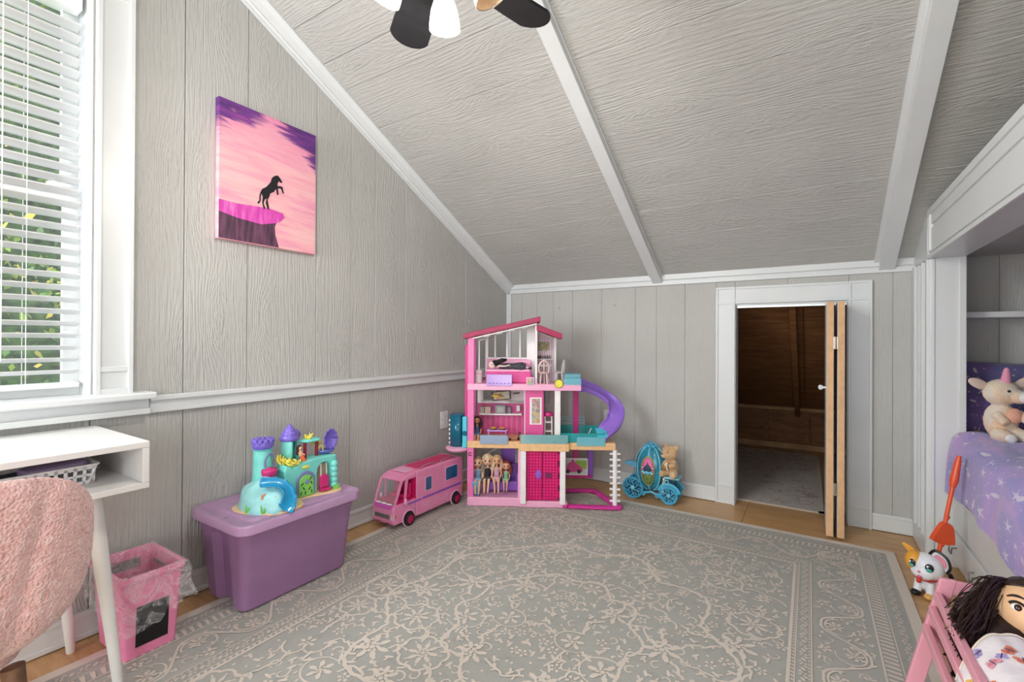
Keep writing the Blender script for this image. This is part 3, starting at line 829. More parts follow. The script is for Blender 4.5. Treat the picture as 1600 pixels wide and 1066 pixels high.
def liner(u, v):
    # v: 0 inside bottom .. .45 rim .. 1 hanging outside hem
    a = u * 4; k = int(a) % 4; f = a - int(a)
    cs = [(1, -1), (1, 1), (-1, 1), (-1, -1)]; c0, c1 = Vector(cs[k]), Vector(cs[(k + 1) % 4]); d = c0 + (c1 - c0) * f
    w = noise.noise(Vector((u * 34, v * 7, 0))) * .5 + noise.noise(Vector((u * 90, v * 10, 3))) * .3
    if v < .42:
        t_ = v / .42; z = .12 + (H_ + .006 - .12) * t_; s = -.012 - .03 * (1 - t_) * (1 + w)
    elif v < .5: t_ = (v - .42) / .08; z = H_ + .008; s = -.012 + .026 * t_
    else:
        t_ = (v - .5) / .5; hem = .15 + .035 * math.sin(u * 6.28 * 2 + 1) + .03 * w
        z = H_ + .006 - hem * t_; s = .014 + .012 * t_ + .014 * w * t_
    hx, hy = B1[0] + s, B1[1] + s
    return (d.x * hx + w * .004, d.y * hy + w * .004, z + w * .004 * (v > .5))
MB().grid(160, 26, liner, closed_u=True).build('liner', m_film, bn, smooth=True, angle=0)
pp = MB(); R_ = random.Random(6)
for i in range(6):
    c = Vector((R_.uniform(-.07, .07), R_.uniform(-.04, .04), R_.uniform(.17, .2)))
    pp.ell(c, (.045, .035, .03), 16, 10, fn=lambda u, i=i: 1 + .35 * noise.noise(u * 3.2 + Vector((i * 7, 0, 0))))
o = pp.build('crumpled_tissue', M('white_tissue', '#f3eef0', .8), None, smooth=True, angle=0)
o.location = (.195, -2.75, .0095); tag(o, 'crumpled white tissue inside the pink waste bin', 'tissue')

# ------------------------------------------------------------------ desk
m_desk = M('white_desk_paint', '#e9e9e7', .4, var=.015, vs=6)
DY1 = -2.823; DL = 1.12
dk = thing('writing_desk', 'white desk with open cubby and tapered legs below the window', 'desk', (.255, DY1 - DL / 2, 0))
hx_, hy_ = .235, DL / 2
MB().box((-hx_, -hy_, .757), (hx_ + .006, hy_, .776)).build('desk_top', m_desk, dk, bevel=.002)
MB().box((-hx_, -hy_, .630), (hx_ + .004, hy_, .648)).build('cubby_floor', m_desk, dk, bevel=.002)
for s in (-1, 1): MB().box((-hx_, s * hy_ - (.018 if s > 0 else 0), .648), (hx_ + .004, s * hy_ + (0 if s > 0 else .018), .757)).build('cubby_side', m_desk, dk, bevel=.002)
MB().box((-hx_, -hy_, .648), (-hx_ + .01, hy_, .757)).build('cubby_back', m_desk, dk)
for x in (-.165, .13):
    for s in (-1, 1):
        top = Vector((x, s * (hy_ - (.13 if x < 0 else .11)), .63)); bot = Vector((x - .02 if x < 0 else x + .05, s * (hy_ - (.075 if x < 0 else .055)), 0 if x < 0 else .0098))
        MB().tube([bot + (top - bot) * q for q in (0, .01, .25, .5, .75, 1)], [.011, .013, .0155, .0185, .0215, .024], 20).build('leg', m_desk, dk, smooth=True, angle=50)
# basket in the cubby
m_bask = M('white_basket_plastic', '#f4f4f4', .35, var=.01)
bk = thing('storage_basket', 'small white slotted plastic basket inside the desk cubby', 'basket', (.30, -3.085, .6485))
hxb, hyb, hb = .07, .17, .056
MB().box((-hxb * .85, -hyb * .93, 0), (hxb * .85, hyb * .93, .004)).build('basket_base', m_bask, bk)
mb = MB()
def bp(side, s, z):
    k = .87 + .13 * z / hb
    return {0: (hxb * k, s, z), 1: (-hxb * k, s, z), 2: (s, hyb * k, z), 3: (s, -hyb * k, z)}[side]
for side in range(4):
    L = hyb if side < 2 else hxb; nslat = 15 if side < 2 else 7
    for z0, z1 in ((0, .010), (.024, .031), (.045, .056)):
        a, b = bp(side, -L * .95, z0), bp(side, L * .95, z1)
        q = Vector((-.0022, 0, 0)) if side == 0 else Vector((.0022, 0, 0)) if side == 1 else Vector((0, -.0022, 0)) if side == 2 else Vector((0, .0022, 0))
        mb.prism([bp(side, -L * .97, z0), bp(side, L * .97, z0), bp(side, L * .97, z1), bp(side, -L * .97, z1)], q)
    for i in range(nslat + 1):
        s = -L * .95 + 2 * L * .95 * i / nslat; w = .0042
        mb.prism([bp(side, s - w, 0), bp(side, s + w, 0), bp(side, s + w, hb), bp(side, s - w, hb)], q)
mb.build('slotted_wall', m_bask, bk)
loft(MB(), [rr3(hxb + .006, hyb + .006, .012, hb), rr3(hxb + .007, hyb + .007, .012, hb + .005), rr3(hxb - .003, hyb - .003, .008, hb + .005), rr3(hxb - .003, hyb - .003, .008, hb)], False, False).build('basket_rim', m_bask, bk, smooth=True, angle=30)
def loose(name, label, cat, mb, mat, loc, rot=(0, 0, 0), **k):
    o = mb.build(name, mat, None, **k); o.location = loc; o.rotation_euler = rot; return tag(o, label, cat)
pr_ = [(x, y, 0) for x, y in rrect(-.042, -.075, .042, .075, .03, 6)]
loose('pencil_case', 'lilac zipped case lying on top of the white basket', 'case', MB().prism(pr_, (0, 0, .02)), M('lilac_fabric', '#a793bb', .7), (.305, -3.0, .694), (.03, .04, .1), bevel=.006)
loose('notebook', 'dark navy notebook lying in the white basket', 'notebook', MB().box((-.055, -.1, 0), (.055, .1, .014)).box((-.05, -.098, .002), (.056, .098, .012)), M('navy_cover', '#2c3040', .5), (.295, -3.1, .680), (.03, .02, .05), bevel=.002)
loose('plastic_flower', 'small clear white flower clip beside the basket in the cubby', 'clip', MB().ell((0, 0, .012), (.014, .014, .01)).ell((.018, .012, .01), (.014, .009, .007)).ell((-.018, .008, .01), (.014, .009, .007)).ell((.004, -.02, .01), (.009, .014, .007)).ell((.0, .022, .01), (.009, .014, .007)), M('clear_white', '#e8e4df', .3), (.2, -2.895, .648), smooth=True)

# ------------------------------------------------------------------ fuzzy pink chair
def boucle():
    mt, nt, b = base_mat('pink_boucle')
    q = nt.obj(); v = nt.vor(q, 190, 'SMOOTH_F1'); n1, _ = nt.noise(q, 60, 4, .6); n2, _ = nt.noise(q, 5, 3)
    c = nt.ramp(n1, [(.3, '#dba7a3'), (.6, '#edc6c1'), (.8, '#f8e2de')]); nt.put(b.inputs['Base Color'], nt.mix(nt.m('MULTIPLY', n2, .25), c, '#c78d8c'))
    b.inputs['Roughness'].default_value = .95; b.inputs['Sheen Weight'].default_value = .5; b.inputs['Sheen Roughness'].default_value = .4
    nt.put(b.inputs['Normal'], nt.bump(nt.m('SUBTRACT', nt.m('MULTIPLY', n1, 1.2), v.outputs['Distance']), .9, .006)); return mt
m_bou = boucle(); m_walnut = M('walnut_leg', '#6a4b36', .5, var=.2, vs=30)
# the sitter faces the desk, so the photograph shows the back of the shell
ch = thing('accent_chair', 'fuzzy pink upholstered chair with brown wooden legs at the desk', 'chair', (.695, -3.308, .0098), 0)
def back_pt(r, q, off):
    """superellipse shell: r 0..1 from centre to rim, q angle; off = thickness side"""
    n_e = 2.7; c_, s_ = math.cos(q), math.sin(q)
    y = .272 * math.copysign(abs(c_) ** (2 / n_e), c_) * r; b_ = .178 if s_ > 0 else .235
    z = .64 + b_ * math.copysign(abs(s_) ** (2 / n_e), s_) * r
    x = .20 + .10 * (z - .42) - .16 * (abs(y) / .272) ** 2.2 * .8 - .07 * max(0, (.5 - z) / .1) ** 1.5
    return Vector((x + off, y, z))
def chair_back():
    mb = MB(); nq, nr_ = 56, 16; rings = []
    for side in (1, -1):
        R2 = [i / nr_ for i in range(1, nr_ + 1)]
        if side == -1: R2 = R2[::-1][1:]
        for r in R2:
            e = (max(0, 1 - r ** 5)) ** .5; ring = []
            for j in range(nq):
                q = 2 * math.pi * j / nq; p = back_pt(r, q, 0)
                seam = .016 * math.exp(-((abs(p.y) - .10 - .07 * (p.z - .42) / .4) / .011) ** 2) if side == 1 else 0
                ring.append(p + Vector(((.034 * e - seam) if side == 1 else -.03 * e, 0, 0)))
            rings.append(ring)
    return loft(mb, rings, True, True)
o = chair_back().build('backrest', m_bou, ch, smooth=True, angle=0)
md = o.modifiers.new('sub', 'SUBSURF'); md.levels = 2; md.render_levels = 2
tx = bpy.data.textures.new('boucle_tufts', 'CLOUDS'); tx.noise_scale = .006; tx.noise_depth = 2
md = o.modifiers.new('tufts', 'DISPLACE'); md.texture = tx; md.strength = .0035; md.mid_level = .5
seat = MB(); rg = []
for z, k in ((.375, .8), (.385, .92), (.42, 1), (.445, .97), (.455, .85)):
    rg.append([(x * k, y * k, z) for x, y in rrect(-.24, -.17, .12, .17, .09, 8)])
loft(seat, rg).build('seat', m_bou, ch, smooth=True, angle=0)
for sx, sy in ((1, 1), (1, -1), (-1, 1), (-1, -1)):
    MB().tube([(sx * .15 - .01, sy * .125, .40), (sx * .19 - .01, sy * .155, 0)], [.019, .011], 14).build('leg', m_walnut, ch, smooth=True, angle=50)
# ------------------------------------------------------------------ canvas painting on the left wall
PY0, PY1, PZ0, PZ1 = -2.411, -1.929, 1.545, 2.175
pw, ph_ = PY1 - PY0, PZ1 - PZ0
pt = thing('canvas_painting', 'pink and purple canvas painting of a black rearing horse on a cliff', 'painting', (.002, PY0, PZ0))
def sky_mat():
    mt, nt, b = base_mat('painted_pink_sky')
    s = nt.sep(nt.obj()); U = nt.m('DIVIDE', s[1], pw); V = nt.m('DIVIDE', s[2], ph_)
    st, _ = nt.noise(nt.comb(nt.m('MULTIPLY', U, 1.6), nt.m('ADD', nt.m('MULTIPLY', V, 17), nt.m('MULTIPLY', U, .9)), 0), 1.0, 5, .6, .5)
    c = nt.ramp(st, [(.25, '#ec93b8'), (.45, '#f5aebc'), (.6, '#f7c3c3'), (.8, '#f3b3d2')])
    up = nt.m('MULTIPLY', nt.m('SUBTRACT', V, .62), 2.4); pk = nt.m('MAXIMUM', nt.m('MINIMUM', nt.m('ADD', up, nt.m('MULTIPLY', nt.m('SUBTRACT', st, .5), .9)), 1), 0)
    c = nt.mix(nt.m('MULTIPLY', pk, .55), c, '#e66fb0')
    # purple clouds in both upper corners
    d1 = nt.m('SUBTRACT', nt.m('SUBTRACT', V, .76), nt.m('MULTIPLY', U, .42))
    d2 = nt.m('SUBTRACT', nt.m('ADD', V, nt.m('MULTIPLY', U, .62)), 1.28)
    d3 = nt.m('SUBTRACT', V, .965)
    dm = nt.m('ADD', nt.m('MAXIMUM', d1, nt.m('MAXIMUM', d2, d3)), nt.m('MULTIPLY', nt.m('SUBTRACT', st, .5), .55))
    f = nt.m('MAXIMUM', nt.m('MINIMUM', nt.m('MULTIPLY', dm, 14), 1), 0)
    c = nt.mix(f, c, nt.ramp(st, [(.3, '#472468'), (.55, '#74378c'), (.75, '#ad4d9e')]))
    nt.put(b.inputs['Base Color'], c); b.inputs['Roughness'].default_value = .55
    cv, _ = nt.noise(nt.obj(), 500, 2); nt.put(b.inputs['Normal'], nt.bump(nt.m('ADD', cv, nt.m('MULTIPLY', st, 2)), .15, .001)); return mt
MB().box((0, 0, 0), (.03, pw, ph_)).build('canvas', sky_mat(), pt, bevel=.003)
def flat(name, pts, mat, t0, t1, parent, smooth_n=0):
    P = [(0, u * pw, v * ph_) for u, v in pts]
    if smooth_n: P = spline(P, smooth_n, True)
    P = [(t0, p[1], p[2]) for p in P]
    return MB().prism(P, (t1 - t0, 0, 0)).build(name, mat, parent)
def streak_mat(name, a, b_, c_):
    mt, nt, b = base_mat(name); s = nt.sep(nt.obj())
    n1, _ = nt.noise(nt.comb(0, nt.m('MULTIPLY', s[1], 60), nt.m('MULTIPLY', s[2], 9)), 1.0, 4)
    nt.put(b.inputs['Base Color'], nt.ramp(n1, [(.3, a), (.5, b_), (.7, c_)])); b.inputs['Roughness'].default_value = .5; return mt
cl_ = flat('painted_cliff', [(.004, .19), (.17, .168), (.402, .157), (.552, .19), (.537, .156), (.544, .094), (.581, .004), (.324, .004), (.004, .004)], streak_mat('cliff_brown', '#352433', '#5c3a52', '#7b4a68'), .030, .0308, pt)
flat('painted_ledge', [(.004, .275), (.168, .272), (.35, .284), (.483, .29), (.62, .278), (.641, .249), (.604, .214), (.552, .19), (.402, .157), (.17, .168), (.004, .19)], streak_mat('ledge_magenta', '#c935a2', '#df52b8', '#ea82c8'), .0308, .0314, pt)
horse = [(0.502, 0.532), (0.523, 0.549), (0.548, 0.562), (0.568, 0.563), (0.591, 0.546), (0.614, 0.524), (0.6, 0.513), (0.575, 0.522), (0.56, 0.498), (0.564, 0.479), (0.583, 0.486), (0.614, 0.486), (0.631, 0.44), (0.62, 0.432), (0.6, 0.467), (0.581, 0.468), (0.566, 0.462), (0.573, 0.417), (0.558, 0.41), (0.546, 0.456), (0.525, 0.429), (0.485, 0.408), (0.481, 0.389), (0.459, 0.352), (0.477, 0.286), (0.461, 0.281), (0.44, 0.327), (0.45, 0.363), (0.429, 0.349), (0.419, 0.322), (0.438, 0.283), (0.421, 0.276), (0.405, 0.325), (0.411, 0.368), (0.398, 0.39), (0.392, 0.376), (0.39, 0.332), (0.371, 0.306), (0.355, 0.314), (0.376, 0.333), (0.378, 0.376), (0.39, 0.403), (0.402, 0.425), (0.448, 0.452), (0.49, 0.497)]
flat('painted_horse', horse, M('horse_black', '#17131a', .45), .0314, .0322, pt)

# ------------------------------------------------------------------ ceiling fan
m_blade = M('dark_fan_blade', '#131316', .45, var=.15, vs=30); m_nick = M('brushed_nickel', '#b9b4ae', .3, .9)
fanc = Vector((2.2393, -3.446, 0)) + Vector((CF.x, CF.y, 0)) * 1.2 + Vector((R0.x, R0.y, 0)) * -.205
fn_ = thing('ceiling_fan', 'ceiling fan with dark blades and lit glass lamp shades', 'fan', (fanc.x, fanc.y, 0))
ZB = 2.066; topz = zc(fanc.y)
MB().lathe([(0, ZB - .05), (.055, ZB - .05), (.085, ZB - .02), (.09, ZB + .05), (.06, ZB + .1), (.02, ZB + .12), (0, ZB + .12)], 32).build('motor_housing', m_nick, fn_, smooth=True)
MB().tube([(0, 0, ZB + .1), (0, 0, topz + .02)], .012, 12).build('down_rod', m_nick, fn_, smooth=True)
MB().lathe([(0, topz - .05), (.03, topz - .05), (.06, topz - .02), (.065, topz + .05), (0, topz + .05)], 24).build('canopy', m_nick, fn_, smooth=True)
def fwd_dir(deg):   # direction measured clockwise from the view axis
    a = math.radians(deg); v = Vector((CF.x, CF.y, 0)) * math.cos(a) + Vector((R0.x, R0.y, 0)) * math.sin(a); return v.normalized()
bl0 = None
for i in range(5):
    d = fwd_dir(-23 + 72 * i); ang = math.atan2(d.y, d.x)
    if bl0 is None:
        out = [(.1, -.04), (.16, -.05), (.28, -.06)] + [(.335 + .065 * math.cos(q), .065 * math.sin(q)) for q in [math.radians(a) for a in range(-75, 76, 15)]] + [(.28, .06), (.16, .05), (.1, .04)]
        bl0 = MB().prism([(x, y, 0) for x, y in out], (0, 0, .008)).build('blade', m_blade, fn_, bevel=.002)
        bl0.location = (0, 0, ZB + .02); bl0.rotation_euler = (math.radians(10), 0, ang)
        ir0 = MB().prism([(.05, -.02, -.006), (.13, -.04, -.006), (.15, 0, -.006), (.13, .04, -.006), (.05, .02, -.006)], (0, 0, .005)).build('blade_iron', m_nick, fn_); ir0.location = bl0.location; ir0.rotation_euler = bl0.rotation_euler
    else:
        inst(bl0, fn_, rot=(math.radians(10), 0, ang)); inst(ir0, fn_, rot=(math.radians(10), 0, ang))
m_shade = M('frosted_lamp_glass', '#fff6e8', .3, emit=.75, var=0); m_dim = M('amber_lamp_glass', '#e9cfae', .3, alpha=.75, var=0)
MB().lathe([(0, 2.02), (.035, 2.02), (.05, 2.03), (.045, 2.045), (0, 2.05)], 24).build('light_kit', m_nick, fn_, smooth=True)
for i, (a, em, tl) in enumerate(((4, m_shade, 10), (-72, m_shade, 25), (72, m_dim, 25))):
    d = fwd_dir(a); p0 = d * .04 + Vector((0, 0, 2.035)); dz_ = .008 if i == 0 else .03; p1 = d * .1 + Vector((0, 0, 2.072 + dz_)); p2 = d * .112 + Vector((0, 0, 2.066 + dz_))
    am = MB().tube(spline([p0, p0 * .5 + p1 * .5 + Vector((0, 0, .015)), p1, p2], 5), .007, 8).build('lamp_arm', m_nick, fn_, smooth=True)
    q = Vector((0, 0, 1)).rotation_difference((Vector((0, 0, 1)) - d * math.tan(math.radians(tl))).normalized()).to_matrix()
    MB().lathe([(.016, .002), (.022, -.002), (.022, -.02), (.018, -.022)], 18, p2, q, cap=True).build('socket', m_nick, am, smooth=True)
    sd = MB().lathe([(.016, -.012), (.03, -.022), (.038, -.045), (.043, -.075), (.044, -.092), (.041, -.092), (.040, -.075), (.035, -.045), (.027, -.024), (.014, -.014)], 28, p2, q, cap=False).build('lamp_shade', em, am, smooth=True, angle=60)
    MB().tube([p2 + q @ Vector((.0435 * math.cos(a_), .0435 * math.sin(a_), -.0925)) for a_ in [i_ * math.pi / 18 for i_ in range(36)]], .0014, 6, closed=True).build('shade_rim', m_nick, am, smooth=True)
    if em is m_shade: light('fan_bulb', 'POINT', Vector((fanc.x, fanc.y, 0)) + p2 + q @ Vector((0, 0, -.11)), 10, (1, .95, .89), .04)

# ------------------------------------------------------------------ outlets
def outlet(label, loc, rzz):
    t = thing('wall_outlet', label, 'outlet', loc, rzz)     # plate faces local -y
    MB().prism([(x, 0, z) for x, z in rrect(-.038, -.062, .038, .062, .006, 3)], (0, -.006, 0)).build('cover_plate', m_vinyl, t, bevel=.0015)
    for z in (-.024, .024):
        o = MB().prism([(x, -.006, z + zz) for x, zz in rrect(-.017, -.014, .017, .014, .009, 4)], (0, -.003, 0)).build('socket_face', m_vinyl, t)
        for x in (-.006, .006): MB().box((x - .001, -.0098, z - .002), (x + .001, -.0088, z + .007)).build('slot', m_black, o)
    MB().lathe([(0, 0), (.003, 0), (.003, .002), (0, .002)], 10, (0, -.006, 0), rx(math.pi / 2)).build('screw', m_hinge, t)
outlet('white outlet on the left wall above the camper van', (.002, -.857, .515), math.pi / 2)
outlet('white outlet on the back wall behind the purple slide', (.93, -.002, .50), 0)

# ------------------------------------------------------------------ sea castle playset on the tote
m_aqua = M('aqua_plastic', '#7fe0d6', .35, var=.05); m_ltaq = M('pale_aqua_plastic', '#a8ecee', .35, var=.06)
m_pur = M('violet_plastic', '#7d6bd0', .32, var=.08); m_sand = M('sand_plastic', '#f1cf9f', .45, var=.05)
m_yel = M('coral_yellow_plastic', '#efe36a', .4); m_mag = M('magenta_plastic', '#d8327f', .35); m_blu = M('blue_slide_plastic', '#1d9bd1', .15, coat=.5)
m_grn = M('lime_plastic', '#8ad964', .4); m_mar = M('maroon_plastic', '#8c2340', .45); m_slate = M('slate_violet_plastic', '#8189b8', .45)
cs_ = thing('sea_castle_playset', 'aqua mermaid castle playset with purple towers on the tote lid', 'playset', (.255, -2.185, .373), math.radians(86))
base = spline([(-.235, .06, 0), (-.245, -.03, 0), (-.20, -.125, 0), (-.12, -.17, 0), (-.035, -.145, 0), (-.01, -.085, 0), (.04, -.075, 0), (.13, -.10, 0), (.19, -.085, 0), (.205, -.02, 0), (.17, .05, 0), (.05, .085, 0), (-.12, .1, 0)], 6, True)
MB().prism(base, (0, 0, .012)).build('sand_base', m_sand, cs_, bevel=.004)
def hillf(u): return 1 + .15 * noise.noise(u * 2.6 + Vector((3, 1, 5))) + .05 * noise.noise(u * 6)
MB().ell((-.125, -.025, .012), (.108, .135, .112), 36, 20, fn=lambda u: hillf(u) if u.z > -.05 else .98).build('rock_hill', m_ltaq, cs_, smooth=True, angle=0)
for a in ((-.19, -.118), (-.095, -.158), (-.225, -.06)):
    mb = MB()
    for k in range(5):
        q = k * 1.1; mb.tube([(a[0] + .006 * math.cos(q), a[1] + .006 * math.sin(q), .01), (a[0] + .014 * math.cos(q), a[1] + .014 * math.sin(q) - .004, .03 + .006 * (k % 3))], [.005, .002], 6)
    mb.build('seaweed_tuft', m_grn, cs_, smooth=True)
for p in ((-.185, -.105, .075), (-.14, -.128, .065)):
    mb = MB()
    for k in range(5):
        q = k * 1.2566; mb.ell((p[0] + .008 * math.cos(q), p[1] - .004, p[2] + .008 * math.sin(q)), (.006, .004, .006), 8, 6)
    mb.build('starfish', M('salmon_plastic', '#e9a487', .5), cs_, smooth=True)
# water slide down the hill
sp = spline([(-.195, -.085, .122), (-.15, -.105, .118), (-.118, -.13, .1), (-.108, -.15, .066), (-.122, -.165, .03), (-.135, -.17, .016)], 6)
mb = MB(); k = len(sp)
def slide_surf(u, v):
    i = min(k - 1, int(round(v * (k - 1)))); p = sp[i]; t = (sp[min(i + 1, k - 1)] - sp[max(i - 1, 0)]).normalized()
    nrm = Vector((.15, -.75, .65)).normalized(); sd = t.cross(nrm).normalized(); w = (.019 + .012 * v) * 1.1; s = (u - .5) * 2
    return p + sd * (s * w) + nrm * (.009 + .012 * (s * s) - .004 + .003 * math.sin(v * 40) * (abs(s) > .9))
mb.grid(13, k, slide_surf).build('water_slide', m_blu, cs_, smooth=True, solid=.005, angle=0)
# left tower with flower crown
MB().lathe([(.046, .09), (.040, .12), (.037, .235), (.043, .24), (.0, .246)], 24, (-.12, .04, 0)).build('tower', m_aqua, cs_, smooth=True, angle=40)
mb = MB().lathe([(.036, .24), (.042, .248), (.045, .26), (.043, .272), (.024, .276), (0, .274)], 24, (-.12, .04, 0))
for k2 in range(11):
    q = k2 * 2 * math.pi / 11; mb.ell((-.12 + .038 * math.cos(q), .04 + .038 * math.sin(q), .274), (.010, .010, .014), 8, 6)
for k2 in range(6):
    q = k2 * 2 * math.pi / 6; mb.ell((-.12 + .024 * math.cos(q), .04 + .024 * math.sin(q), .279), (.011, .011, .010), 8, 6)
mb.build('flower_crown', m_pur, cs_, smooth=True)
MB().tube(spline([(-.128, .001, .165), (-.128, .0, .2), (-.108, .0, .222), (-.088, .004, .2), (-.088, .01, .165)], 5), .004, 8).build('balcony_arch', m_slate, cs_, smooth=True)
mb = MB().ell((-.118, -.015, .148), (.033, .028, .034), 18, 10, fn=lambda u: 1 + .08 * math.sin(8 * math.atan2(u.y, u.x)) if u.z < .4 else .55)
mb.build('shell_balcony', m_mag, cs_, smooth=True, angle=0)
# main wall with arched gate and opening
mw_ = [(-.045, .012), (.085, .012), (.085, .10), (.09, .125), (.105, .14), (.125, .145), (.145, .138), (.152, .12), (.156, .012), (.182, .012), (.185, .17), (.1, .172), (.05, .168), (.0, .158), (-.03, .15), (-.06, .165), (-.07, .14)]
MB().prism([(x, -.05, z) for x, z in mw_], (0, .085, 0)).build('castle_wall', m_aqua, cs_, bevel=.006)
mb = MB()
for z in (.03, .055, .08, .105, .13): mb.ell((.168, -.058, z), (.017, .016, .017), 12, 8, fn=lambda u: 1 + .1 * noise.noise(u * 4))
mb.build('rock_column', m_aqua, cs_, smooth=True)
mb = MB()
for k2 in range(5): mb.tube([(.165 + .004 * k2 - .008, -.075, .012), (.162 + .008 * k2 - .012, -.08, .034)], [.005, .002], 6)
mb.build('seaweed_tuft', m_grn, cs_, smooth=True)
def arch(x0, x1, zb, zt, n=12):
    r = (x1 - x0) / 2; c = (x0 + x1) / 2
    return [(x0, zb), (x1, zb)] + [(c + r * math.cos(math.pi * i / n), zt - r + r * math.sin(math.pi * i / n)) for i in range(n + 1)]
MB().prism([(x, -.05, z) for x, z in arch(-.018, .072, .012, .124)], (0, -.008, 0)).build('gate_surround', m_slate, cs_, bevel=.003)
gate = MB().prism([(x, -.058, z) for x, z in arch(-.008, .06, .014, .108)], (0, -.006, 0)).build('gate', m_grn, cs_, bevel=.002)
MB().lathe([(0, 0), (.010, 0), (.009, .005), (0, .007)], 14, (.028, -.064, .078), rx(math.pi / 2)).build('gate_knob', m_slate, gate, smooth=True)
mb = MB()
for x, z, a in ((.0, .03, .5), (.012, .05, -.6), (.04, .045, .7), (.048, .07, -.5), (.02, .03, .2), (.05, .03, 0), (.005, .07, .9), (.045, .09, .6)):
    mb.cb((x, -.0645, z), (.0045, .001, .015), ry(a))
mb.build('gate_cutout', M('gate_dark', '#1f3a2a', .6), gate)
MB().ell((.028, -.052, .142), (.02, .006, .008), 12, 8).build('gate_ornament', m_yel, cs_, smooth=True)
# swing in the opening
MB().box((.09, -.01, .012), (.152, .0, .13)).build('opening_back', M('peach_plastic', '#dcb9a8', .5), cs_)
mb = MB().prism([(x, -.045, z) for x, z in arch(.096, .142, .028, .09)], (0, -.012, 0)); sw = mb.build('swing', m_mag, cs_, bevel=.004)
MB().tube([(.104, -.05, .05), (.106, -.045, .138)], .0022, 6).tube([(.134, -.05, .05), (.134, -.045, .138)], .0022, 6).build('swing_rope', M('cream_rope', '#f4ead6', .6), sw)
MB().box((.094, -.075, .016), (.146, -.045, .026)).build('swing_step', m_mag, cs_, bevel=.004)
# middle tower with spiral shell dome
rad_ = .033; mb = MB()
mb.grid(22, 2, lambda u, v: (-.005 + rad_ * math.cos(math.radians(10 + 255 * u)), .03 + rad_ * math.sin(math.radians(10 + 255 * u)), .15 + .112 * v)).build('tower_wall', m_aqua, cs_, smooth=True, solid=.005, angle=0)
mb = MB().lathe([(.036, .258), (.042, .264), (.041, .276), (.034, .284), (.036, .288), (.031, .298), (.024, .303), (.025, .307), (.019, .315), (.012, .318), (.011, .323), (.004, .332), (0, .334)], 28, (-.005, .03, 0))
mb.build('shell_dome', m_pur, cs_, smooth=True, angle=0)
MB().lathe([(.014, .262), (.018, .272), (.015, .284), (.008, .29), (.004, .298), (0, .3)], 16, (.045, .06, 0)).build('small_dome', m_pur, cs_, smooth=True, angle=0)
MB().lathe([(.012, .16), (.011, .262)], 14, (.045, .06, 0)).build('small_turret', m_aqua, cs_, smooth=True)
# pavilion roof on maroon columns
for x in (.05, .108): MB().tube([(x, -.005, .165), (x, -.005, .245)], .0075, 10).build('column', m_mar, cs_, smooth=True)
MB().ell((.078, .0, .25), (.05, .036, .011), 24, 10, fn=lambda u: 1 + .06 * math.sin(5 * math.atan2(u.y, u.x))).build('pavilion_roof', m_aqua, cs_, smooth=True)
def coral(c, r, seed, name='coral'):
    R_ = random.Random(seed); mb = MB()
    for _ in range(14):
        d = Vector((R_.uniform(-1, 1), R_.uniform(-1, .4), R_.uniform(.2, 1))).normalized(); p = Vector(c) + Vector((R_.uniform(-1, 1) * r * .7, R_.uniform(-.5, .5) * r, 0))
        mb.tube([p, p + d * r * .55, p + d * r * .9 + Vector((0, 0, r * .15))], [.0055, .0045, .003], 6)
    mb.build(name, m_yel, cs_, smooth=True)
coral((.065, -.005, .258), .025, 2); coral((-.045, -.01, .165), .028, 3); coral((-.02, -.04, .16), .026, 4); coral((-.062, .02, .175), .03, 8); coral((.12, .03, .22), .02, 5)
# clam shell bed
cl_c = Vector((.158, .0, .18))
MB().lathe([(0, -.004), (.03, -.002), (.04, .008), (.038, .012), (.028, .006), (0, .004)], 26, cl_c, rz(0), 1.15, .8).build('clam_lower_shell', M('periwinkle_plastic', '#6672c8', .35), cs_, smooth=True)
mb = MB()
mb.grid(40, 7, lambda u, v: cl_c + Vector((.03 + .036 * v * (1 + .07 * math.cos(22 * math.pi * u)) * math.cos(2 * math.pi * u), .024 - .022 * v * v, .055 + .05 * v * (1 + .07 * math.cos(22 * math.pi * u)) * math.sin(2 * math.pi * u)))).build('clam_upper_shell', m_pur, cs_, smooth=True, solid=.004, angle=0)
MB().tube(spline([(.12, .0, .175), (.122, 0, .205), (.132, 0, .215), (.142, 0, .205), (.144, .0, .175)], 4), .0035, 8).build('arch_frame', m_yel, cs_, smooth=True)
# little figurine
m_skin = M('doll_skin', '#e8b08e', .5, var=.03); m_brown = M('dark_hair', '#3a1d16', .6, var=.2, vs=60)
fg = thing('mermaid_figurine', 'tiny doll with orange tail sitting in the castle tower', 'figurine', (.262, -2.168, .53), math.radians(86))
FM = MB().tube(spline([(.01, -.012, .03), (.012, -.018, .018), (.02, -.024, .006), (.03, -.028, -.008)], 4), [.010, .011, .011, .0105, .010, .0095, .009, .008, .0075, .007, .006, .005, .004], 10)
FM.build('tail', M('orange_tail', '#e4663c', .45), fg, smooth=True)
MB().tube([(.01, -.012, .028), (.006, -.008, .045), (.004, -.006, .058)], [.009, .0085, .004], 10).tube([(.004, -.014, .046), (.018, -.024, .036)], .003, 6).tube([(-.004, -.01, .046), (-.002, -.024, .034)], .003, 6).ell((.004, -.008, .066), .0095, 12, 8).build('torso', m_skin, fg, smooth=True)
MB().ell((.001, -.004, .068), (.0125, .012, .013), 14, 10, fn=lambda u: .82 if u.y < -.45 else 1 + .1 * noise.noise(u * 5)).ell((-.004, .0, .05), (.009, .008, .016), 10, 8).build('hair', m_brown, fg, smooth=True)

